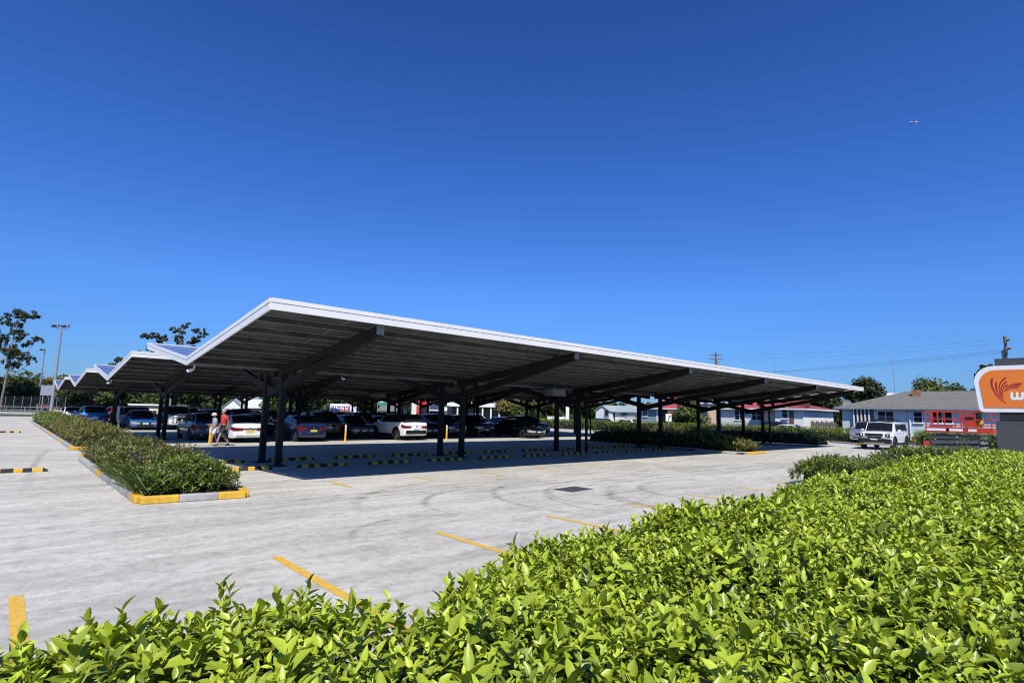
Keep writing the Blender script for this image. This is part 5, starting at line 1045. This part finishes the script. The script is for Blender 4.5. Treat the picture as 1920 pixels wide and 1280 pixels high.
# lorry with a flag on its side
a = AT(617, 782, 96); c = AT(668, 782, 96); dv = c-a; t = thing('lorry', 'box lorry with a blue side, white lettering and a union flag', 'lorry', (a.x, a.y, 0), math.atan2(dv.y, dv.x)); L = dv.length*.98; zt = hgt(640, 757, 96); zb = .95
bw = L*.74; NAVY = M('lorry_navy', (.02, .03, .11), .4)
MB().box((0, 0, zb), (bw, 2.3, zt)).build('cargo_box', [MAT['white']], t, bevel=.03); MB().box((.03, -.012, zb+.1), (bw-.03, -.002, zt-.35)).build('side_panel', NAVY, t)
b = MB(); zc = (zb+zt)/2-.1; h = .55
def gl(b, segs, x, s):
    for p, q in segs: b.beam((x+p[0]*s, -.018, zc+.25+p[1]*s), (x+q[0]*s, -.018, zc+.25+q[1]*s), .01, .14*s*2.0, up=(0, -1, 0)) if False else b.prism([(x+p[0]*s-.05, -.022, zc+.2+p[1]*s-.05), (x+q[0]*s+.05, -.022, zc+.2+q[1]*s-.05), (x+q[0]*s+.05, -.022, zc+.2+q[1]*s+.05), (x+p[0]*s-.05, -.022, zc+.2+p[1]*s+.05)] if abs(p[1]-q[1]) < .01 else [(x+p[0]*s-.06, -.0225, zc+.2+min(p[1], q[1])*s), (x+p[0]*s+.06, -.0225, zc+.2+min(p[1], q[1])*s), (x+q[0]*s+.06, -.0225, zc+.2+max(p[1], q[1])*s), (x+q[0]*s-.06, -.0225, zc+.2+max(p[1], q[1])*s)], (0, .004, 0))
LP = [((0, 0), (0, 1)), ((0, 1), (.6, 1)), ((.6, .5), (.6, 1)), ((0, .5), (.6, .5))]
LR = LP+[((.25, 0), (.25, .01)), ((.6, 0), (.6, .5))]
LO = [((0, 0), (0, 1)), ((.6, 0), (.6, 1)), ((0, 1), (.6, 1)), ((0, 0), (.6, 0))]
for i, lt in enumerate((LP, LR, LO)): gl(b, lt, .2+i*.62, .62)
b.build('lettering', MAT['white'], t)
f0, f1, zl, zh = bw*.56, bw*.96, zb+.15, zt-.45; W_, R__ = MB(), MB(); fx, fz = (f0+f1)/2, (zl+zh)/2
for (xa, za), (xb, zb2) in (((f0, zl), (f1, zh)), ((f0, zh), (f1, zl))):
    W_.prism([(xa-.0, -.02, za-.16), (xa, -.02, za+.16), (xb, -.02, zb2+.16), (xb, -.02, zb2-.16)], (0, .003, 0)); R__.prism([(xa, -.024, za-.06), (xa, -.024, za+.06), (xb, -.024, zb2+.06), (xb, -.024, zb2-.06)], (0, .003, 0))
W_.prism([(fx-.22, -.028, zl), (fx+.22, -.028, zl), (fx+.22, -.028, zh), (fx-.22, -.028, zh)], (0, .003, 0)); W_.prism([(f0, -.0285, fz-.22), (f1, -.0285, fz-.22), (f1, -.0285, fz+.22), (f0, -.0285, fz+.22)], (0, .003, 0))
R__.prism([(fx-.12, -.033, zl), (fx+.12, -.033, zl), (fx+.12, -.033, zh), (fx-.12, -.033, zh)], (0, .003, 0)); R__.prism([(f0, -.0335, fz-.12), (f1, -.0335, fz-.12), (f1, -.0335, fz+.12), (f0, -.0335, fz+.12)], (0, .003, 0))
W_.build('flag_white', MAT['white'], t); R__.build('flag_red', M('flag_red', (.45, .02, .04)), t)
MB().prism([(bw+.1, .1, .6), (L, .1, .6), (L, .1, 1.5), (L-.25, .1, 1.7), (L-.5, .1, zt-.35), (bw+.1, .1, zt-.35)], (0, 2.0, 0)).build('cab', MAT['white'], t, bevel=.05)
MB().prism([(bw+.35, .085, 1.75), (L-.4, .085, 1.75), (L-.6, .085, zt-.55), (bw+.35, .085, zt-.55)], (0, .01, 0)).build('cab_window', WGL, t)
MB().box((.1, .3, .6), (L-.2, 2.0, .94)).build('chassis', MAT['black'], t)
for x in (1.0, L-.9):
    for y, s in ((.12, 0), (2.15, PI)):
        wv = bpy.data.objects.new('wheel', None); COL.objects.link(wv); wv.parent = t; wv.location = (x, y+.02, .45); wv.rotation_euler = (0, 0, PI if s == 0 else 0); put('tyre', TYRE, wv, scale=(1.34, 1.2, 1.34)); put('rim', RIM, wv, scale=(1.34, 1.2, 1.34))

# ------------------------------------------------------------------ far left: railing, mesh fence, light poles, board
a = AT(-60, 792, 84); c = AT(112, 790, 84); dv = c-a; t = thing('railing', 'long galvanised pipe railing at the far left edge of the car park', 'railing', (a.x, a.y, 0), math.atan2(dv.y, dv.x)); L = dv.length
for z in (.55, 1.1): MB().tube([(0, 0, z), (L, 0, z)], .05, 8).build('rail', MAT['galv'], t, smooth=50)
k = int(L/2.4)
for i in range(k+1): MB().tube([(L*i/k, 0, 0), (L*i/k, 0, 1.12)], .05, 8).build('post', MAT['galv'], t, smooth=50)
MB().box((0, -.3, .0), (L, -.1, .35)).build('kerb_upstand', MAT['kerb'], t)
a = AT(-60, 792, 90); c = AT(118, 790, 90); dv = c-a; t = thing('mesh_fence', 'tall dark mesh fence of a sports court behind the railing', 'fence', (a.x, a.y, 0), math.atan2(dv.y, dv.x)); L = dv.length
ms = bpy.data.materials.new('dark_mesh'); ms.use_nodes = True; n_, l_ = NL(ms); b_ = n_['Principled BSDF']; b_.inputs['Base Color'].default_value = (.02, .025, .025, 1)
br_ = n_.new('ShaderNodeTexBrick'); br_.offset = 0; br_.inputs['Scale'].default_value = 1; br_.inputs['Brick Width'].default_value = .1; br_.inputs['Row Height'].default_value = .1; br_.inputs['Mortar Size'].default_value = .008
tc_ = n_.new('ShaderNodeTexCoord'); mp_ = n_.new('ShaderNodeMapping'); mp_.inputs['Rotation'].default_value = (PI/2, 0, 0); l_.new(tc_.outputs['Object'], mp_.inputs[0]); l_.new(mp_.outputs[0], br_.inputs['Vector']); l_.new(br_.outputs['Fac'], b_.inputs['Alpha'])
MB().add([(0, 0, .05), (L, 0, .05), (L, 0, 2.7), (0, 0, 2.7)], [(0, 1, 2, 3)]).build('mesh', ms, t, fix=False)
for i in range(12): MB().tube([(L*i/11, 0, 0), (L*i/11, 0, 2.8)], .035, 8).build('post', MAT['galv'], t, smooth=50)
def light_pole(label, u, vb, vt, d, r, heads):
    b0 = ground(u, vb, d); h = hgt(u, vt, d); t = thing('light_pole', label, 'light pole', b0, YAW*-1, 'floodlight poles')
    MB().tube([(0, 0, 0), (0, 0, h*.5), (0, 0, h)], [r, r*.8, r*.55], 10).build('pole', MAT['galv'], t, smooth=50)
    MB().tube([(0, 0, 0), (0, 0, .03)], r*2.2, 12).build('base_plate', MAT['galv'], t)
    MB().box((-heads*.9, -.06, h), (heads*.9, .06, h+.1)).build('cross_arm', MAT['galv'], t)
    for s in (-1, 1)[:2 if heads > .5 else 1]:
        MB().prism([(s*heads*.85-.42, -.45, h+.12), (s*heads*.85+.42, -.45, h+.12), (s*heads*.85+.42, -.35, h+.52), (s*heads*.85-.42, -.35, h+.52)], (0, .45, .12)).build('floodlight', MAT['galv'], t, bevel=.04)
        MB().prism([(s*heads*.85-.36, -.462, h+.17), (s*heads*.85+.36, -.462, h+.17), (s*heads*.85+.36, -.382, h+.47), (s*heads*.85-.36, -.382, h+.47)], (0, .01, 0)).build('lamp_glass', WGL, t)
    return t
light_pole('tall grey light pole with twin floodlights at the end of the far island', 93.5, 785, 613, 72, .2, .75)
light_pole('thinner distant light pole behind the mesh fence', 67, 785, 657, 108, .16, .35)
p = AT(90, 731, 75); t = thing('notice_board', 'back of a large pale grey sign board beside the light pole', 'sign', (p.x, p.y, 0), rad(-42)); z0, z1 = hgt(90, 741, 75), hgt(90, 722, 75); w_ = 26/FPX*75/2
MB().box((-w_, -.05, z0), (w_, .05, z1)).build('board', MAT['galv'], t); MB().tube([(-w_*.7, .1, 0), (-w_*.7, .1, z1)], .06, 8).build('post', MAT['galv'], t); MB().tube([(w_*.7, .1, 0), (w_*.7, .1, z1)], .06, 8).build('post', MAT['galv'], t)

# ------------------------------------------------------------------ scissor lift beside the sign
X0 = 27.0; q = PX(1735, 806, X0); t = thing('scissor_lift', 'red and grey scissor lift with its guard rails up beside the orange sign', 'scissor lift', (X0, q.y, 0), rad(-90)); LL = q.y-PX(1862, 806, X0).y
REDP = M('lift_red', (.5, .045, .025), .4, 0, .1, 3); GRY = M('lift_grey', (.10, .11, .12), .5, .2, .15, 4)
zd = PX(1790, 811, X0).z; zk = PX(1790, 801, X0).z; zt = PX(1790, 771, X0).z
MB().box((0, 0, zd), (LL, 1.2, zk)).build('deck', REDP, t, bevel=.01)
b = MB().box((.05, .1, .28), (LL-.05, 1.1, .62)); b.build('chassis', GRY, t, bevel=.02)
MB().box((-.12, .1, .25), (.06, 1.1, zd-.35)).build('ladder_end', REDP, t, bevel=.02)
n = 4
for i in range(n):
    z0 = .66+(zd-.72)*i/n; h = (zd-.72)/n
    MB().beam((.15, .12+.0, z0+.08), (LL-.45, .12, z0+h-.06), .05, h*.62).build('scissor_arm', GRY, t); MB().beam((.15, 1.0, z0+h-.06), (LL-.45, 1.0, z0+.08), .05, h*.62).build('scissor_arm', GRY, t)
    MB().tube([(LL*.47, .05, z0+h/2), (LL*.47, 1.1, z0+h/2)], .045, 8).build('pivot_pin', MAT['chrome'], t)
    MB().box((LL-.42, .1, z0+.05), (LL-.3, 1.05, z0+h-.05)).build('arm_end', MAT['galv'], t, bevel=.02)
for y in (.03, 1.17):
    for z in (zt, (zt+zk)/2, zk+.08): MB().beam((0, y, z), (LL, y, z), .036, .036).build('guard_rail', REDP, t)
    for x in (.03, .2, .42, LL*.46, LL*.55, LL*.76, LL-.03): MB().beam((x, y, zk), (x, y, zt), .035, .035, up=(0, 1, 0)).build('guard_post', REDP, t)
for x in (.03, LL-.03):
    for z in (zt, (zt+zk)/2): MB().beam((x, .03, z), (x, 1.17, z), .045, .045).build('guard_rail', REDP, t)
MB().box((LL*.58, -.02, zk+.02), (LL*.75, .03, zt-.12)).build('gate_panel', REDP, t)
MB().box((LL*.62, -.03, zk+.3), (LL*.74, -.021, zt-.2)).build('gate_opening', MAT['black'], t)
MB().box((LL*.66, .3, zk+.02), (LL*.83, .75, zk+.42)).build('yellow_case', MAT['yellow2'], t, bevel=.03)
MB().box((LL*.72, .2, zt-.32), (LL*.84, .5, zt+.0)).build('control_box', MAT['black'], t, bevel=.03)
for x0, x1 in ((.05, .75), (LL*.32, LL*.57), (LL*.65, LL*.77)): MB().box((x0, -.008, zd+.06), (x1, -.001, zk-.05)).build('decal', MAT['white'], t)
MB().box((.5, .09, .72), (LL*.4, .094, .82)).build('decal', MAT['white'], t); MB().box((LL*.42, .09, .72), (LL*.5, .094, .82)).build('decal', MAT['white'], t)
b = MB()
for i in range(26): b.prism([(.1+i*.11, .095, .52), (.16+i*.11, .095, .52), (.19+i*.11, .095, .6), (.13+i*.11, .095, .6)], (0, .004, 0))
b.build('hazard_stripes', MAT['plate_y'], t)
for x in (.45, LL-.5):
    for y in (.04, 1.16):
        wv = bpy.data.objects.new('wheel', None); COL.objects.link(wv); wv.parent = t; wv.location = (x, y, .28); wv.rotation_euler = (0, 0, PI if y < .5 else 0); put('tyre', TYRE, wv, scale=(.83, .8, .83)); put('rim', RIMD, wv, scale=(.83, .8, .83))

# ------------------------------------------------------------------ orange pylon sign
X0 = 17.5; S0 = lambda u, v: (PX(u, v, X0).y, PX(u, v, X0).z)
t = thing('pylon_sign', 'orange sign with white rounded border, dark red swirl and white letter on a charcoal pillar', 'sign', (X0, S0(1831, 770)[0], 0), rad(-90)); Yb = S0(1831, 770)[0]
def sp_(u, v, y=0.0): a = S0(u, v); return (Yb-a[0], y, a[1])
ORG = M('sign_orange', (.78, .20, .025), .4, 0, .03, 2); DRD = M('swirl_red', (.33, .012, .02), .4); CHA = M('charcoal_cladding', (.06, .062, .065), .6, 0, .1, 1.5); CHD = M('dark_recess', (.015, .016, .018), .6)
zT, zB = sp_(1860, 686)[2], sp_(1850, 772)[2]; Wd = 3.0
def rrect(x0, x1, z0, z1, rt, rb, n=10):
    pts = [(x1, z0), (x1, z1)]
    pts += [(x0+rt-rt*math.sin(PI/2*i/n), z1-rt+rt*math.cos(PI/2*i/n)) for i in range(n+1)]
    pts += [(x0+.05+rb-rb*math.cos(PI/2*i/n), z0+rb-rb*math.sin(PI/2*i/n)) for i in range(n+1)]; return pts
rt = .34*(zT-zB)
MB().prism([(x, 0, z) for x, z in rrect(0, Wd, zB, zT, rt, .1)], (0, .4, 0)).build('border', MAT['white'], t)
e = .10; MB().prism([(x, -.012, z) for x, z in rrect(e, Wd-e, zB+e, zT-e, rt-.06, .03)], (0, .011, 0)).build('face', ORG, t)
def zp(a, c): return (1680+a/5.3333, 620+c/5.3333)
sw = [([(965, 470), (954, 520), (968, 575), (1005, 640), (1052, 690), (1105, 725)], 15), ([(1003, 505), (999, 555), (1015, 610), (1050, 665), (1085, 700)], 12), ([(1105, 468), (1062, 498), (1034, 548), (1038, 610), (1066, 668)], 11), ([(1112, 503), (1074, 535), (1052, 582), (1056, 640), (1072, 668)], 10), ([(1120, 537), (1085, 562), (1066, 605), (1070, 655)], 9), ([(1264, 530), (1195, 531), (1130, 552), (1082, 604)], 9), ([(1246, 548), (1185, 549), (1125, 570), (1086, 606)], 7), ([(1228, 567), (1175, 568), (1125, 585), (1090, 606)], 6)]
b = MB()
def smoothline(P, n=24):
    out = []
    for k in range(n+1):
        q = k/n*(len(P)-1); i = min(int(q), len(P)-2); f = q-i; p0 = P[max(i-1, 0)]; p1 = P[i]; p2 = P[i+1]; p3 = P[min(i+2, len(P)-1)]
        out.append(tuple(.5*((2*p1[c])+(-p0[c]+p2[c])*f+(2*p0[c]-5*p1[c]+4*p2[c]-p3[c])*f*f+(-p0[c]+3*p1[c]-3*p2[c]+p3[c])*f**3) for c in (0, 1)))
    return out
for j, (P, w0) in enumerate(sw):
    Q = smoothline(P); n = len(Q); Lf, Rt = [], []
    for i, p in enumerate(Q):
        a = Q[max(i-1, 0)]; c = Q[min(i+1, n-1)]; d = Vector((c[0]-a[0], c[1]-a[1])).normalized(); nn = Vector((-d.y, d.x)); hw = .9*w0*(.25+.75*min(1, i/3))*(1-.82*i/(n-1))
        Lf.append(zp(p[0]+nn.x*hw, p[1]+nn.y*hw)); Rt.append(zp(p[0]-nn.x*hw, p[1]-nn.y*hw))
    V = [sp_(*q, -.0135-.0006*j) for q in Lf]+[sp_(*q, -.0135-.0006*j) for q in Rt]; b.add(V, [(i, i+1, n+i+1, n+i) for i in range(n-1)])
b.build('swirl', DRD, t, fix=False)
def wglyph(ox):
    P = [(1152, 620), (1160, 668), (1178, 678), (1200, 672), (1214, 650), (1228, 672), (1250, 678), (1268, 668), (1276, 620)]
    out = []
    return P
b = MB(); W1 = []
# letter w: two rounded bowls and three stems
def stem(x0, x1, z0, z1): return [zp(x0, z0), zp(x1, z0), zp(x1, z1), zp(x0, z1)]
for pl in (stem(1145, 1172, 614, 676), stem(1198, 1226, 614, 676), stem(1252, 1280, 614, 676)): b.prism([sp_(*q, -.018) for q in pl], (0, .0045, 0))
for xa, xb in ((1145, 1226), (1198, 1280)):
    outer = [(xa, 664), (xa+8, 684), (xa+26, 694), ((xa+xb)/2, 690), (xb-26, 694), (xb-8, 684), (xb, 664)]; b.prism([sp_(*zp(*q), -.0186 if xa < 1190 else -.0192) for q in outer], (0, .0045, 0))
b.build('letter_w', MAT['white'], t)
y1 = Wd-.25; x1 = sp_(1866, 780)[0]
MB().box((sp_(1864, 680)[0], .06, zT+.002), (y1, .36, sp_(1870, 672)[2])).build('cap_block', CHA, t)
MB().box((x1+.08, .03, sp_(1870, 789)[2]), (y1-.1, .37, zB-.002)).build('recess', CHD, t)
MB().box((x1, -.02, 0), (y1, .42, sp_(1870, 789)[2]-.002)).build('pillar', CHA, t)

# ------------------------------------------------------------------ power poles, wires, masts, aircraft and bird
def power_pole(label, u, vt, d, arms, rz):
    b0 = ground(u, 790, d); h = hgt(u, vt, d); t = thing('power_pole', label, 'power pole', b0, rz)
    MB().tube([(0, 0, 0), (0, 0, h)], [.19, .13], 10).build('pole', MAT['timber'], t, smooth=50)
    for k, (dz, ln) in enumerate(arms):
        MB().box((-ln, -.2, h-dz-.07), (ln, -.09, h-dz+.07)).build('cross_arm', MAT['timber'], t)
        for x in (-ln*.9, -ln*.45, ln*.45, ln*.9): MB().lathe([(.0, 0), (.05, 0), (.06, .08), (.03, .14), (0, .15)], n=8).build('insulator', MAT['galv'], t).location = (x, -.14, h-dz+.07)
    MB().tube([(.34, 0, h-2.4), (.34, 0, h-1.5)], .24, 12).build('transformer', MAT['galv'], t, smooth=50); MB().box((.1, -.05, h-2.0), (.34, .05, h-1.9)).build('bracket', MAT['galv'], t)
    return b0, h
pa, ha = power_pole('timber power pole with cross arms rising over the shelter roof', 1345, 659, 92, [(.45, .9), (1.1, 1.1)], rad(-40))
pb, hb = power_pole('rugged timber power pole with brackets above the orange sign', 1898, 627, 58, [(.5, .55), (1.4, .7)], rad(30))
def wire(a, c, sag, label, r=.013):
    t = thing('power_line', label, 'wire', (0, 0, 0), 0, 'overhead power lines'); a = Vector(a); c = Vector(c)
    MB().tube([a.lerp(c, i/20)-Vector((0, 0, sag*4*(i/20)*(1-i/20))) for i in range(21)], r, 5).build('cable', MAT['rubber'], t)
q1 = AT(1434, 699, 85); q2 = AT(1890, 660, 58); wire(q1, q2, .25, 'lower of the paired dark wires running to the pole above the sign'); wire(q1+Vector((0, 0, .12)), q2+Vector((0, 0, .22)), .15, 'upper of the paired dark wires running to the pole above the sign')
wire(AT(1345, 664, 92), AT(1890, 634, 58), .5, 'faint high wire between the two timber power poles', .006); wire(AT(1352, 672, 92), AT(1892, 642, 58), .5, 'second faint high wire just below the highest one', .006)
wire(AT(1350, 664, 92), AT(1120, 700, 120), .5, 'faint wire dropping behind the shelter roof from the far pole', .006)
def mast(label, u, vt, d, k):
    b0 = ground(u, 790, d); h = hgt(u, vt, d); t = thing('radio_mast', label, 'mast', b0, .3); MB().tube([(0, 0, 0), (0, 0, h)], [.09, .035], 6).build('tube', MAT['galv'], t)
    for i in range(k): z = h*(.62+.36*i/k); MB().box((-.28, -.02, z), (.28, .02, z+.04)).build('aerial', MAT['galv'], t)
mast('thin grey radio mast with short aerials over the shelter end', 1456, 657, 110, 5); mast('thin grey radio mast rising behind the blue house', 1681, 660, 104, 4)
p = AT(1712, 230, 1900); t = thing('aeroplane', 'tiny white aeroplane high in the blue sky', 'aeroplane', p, rad(138)); t.scale = (1.3, 1.5, 1.5); WA = MAT['white']
MB().tube([(9, 0, 0), (8, 0, .3), (5, 0, .4), (-6, 0, .4), (-10, 0, 1.0)], [.2, .9, 1.1, 1.1, .3], 10).build('fuselage', WA, t, smooth=60)
for s in (-1, 1): MB().prism([(2, s*.8, 0), (-1.4, s*.8, 0), (-3.2, s*9, .5), (-2.0, s*9, .5)], (0, 0, .25)).build('wing', WA, t); MB().prism([(-8, s*.4, .9), (-9.6, s*.4, .9), (-10.4, s*3.4, 1.1), (-9.6, s*3.4, 1.1)], (0, 0, .15)).build('tailplane', WA, t)
MB().prism([(-7.6, -.1, 1.2), (-9.8, -.1, 1.2), (-10.8, -.1, 4.2), (-9.6, -.1, 4.2)], (0, .2, 0)).build('fin', WA, t)
p = AT(1143, 549, 150); t = thing('bird', 'tiny dark bird gliding above the shelter roof', 'bird', p, rad(40)); MB().tube([(.22, 0, 0), (.1, 0, .0), (-.12, 0, 0), (-.28, 0, .01)], [.01, .055, .05, .02], 8).build('body', MAT['black'], t, smooth=60)
for s in (-1, 1): MB().prism([(.1, s*.03, .02), (-.08, s*.03, .02), (-.12, s*.45, .1), (-.02, s*.42, .1)], (0, 0, .012)).build('wing', MAT['black'], t)
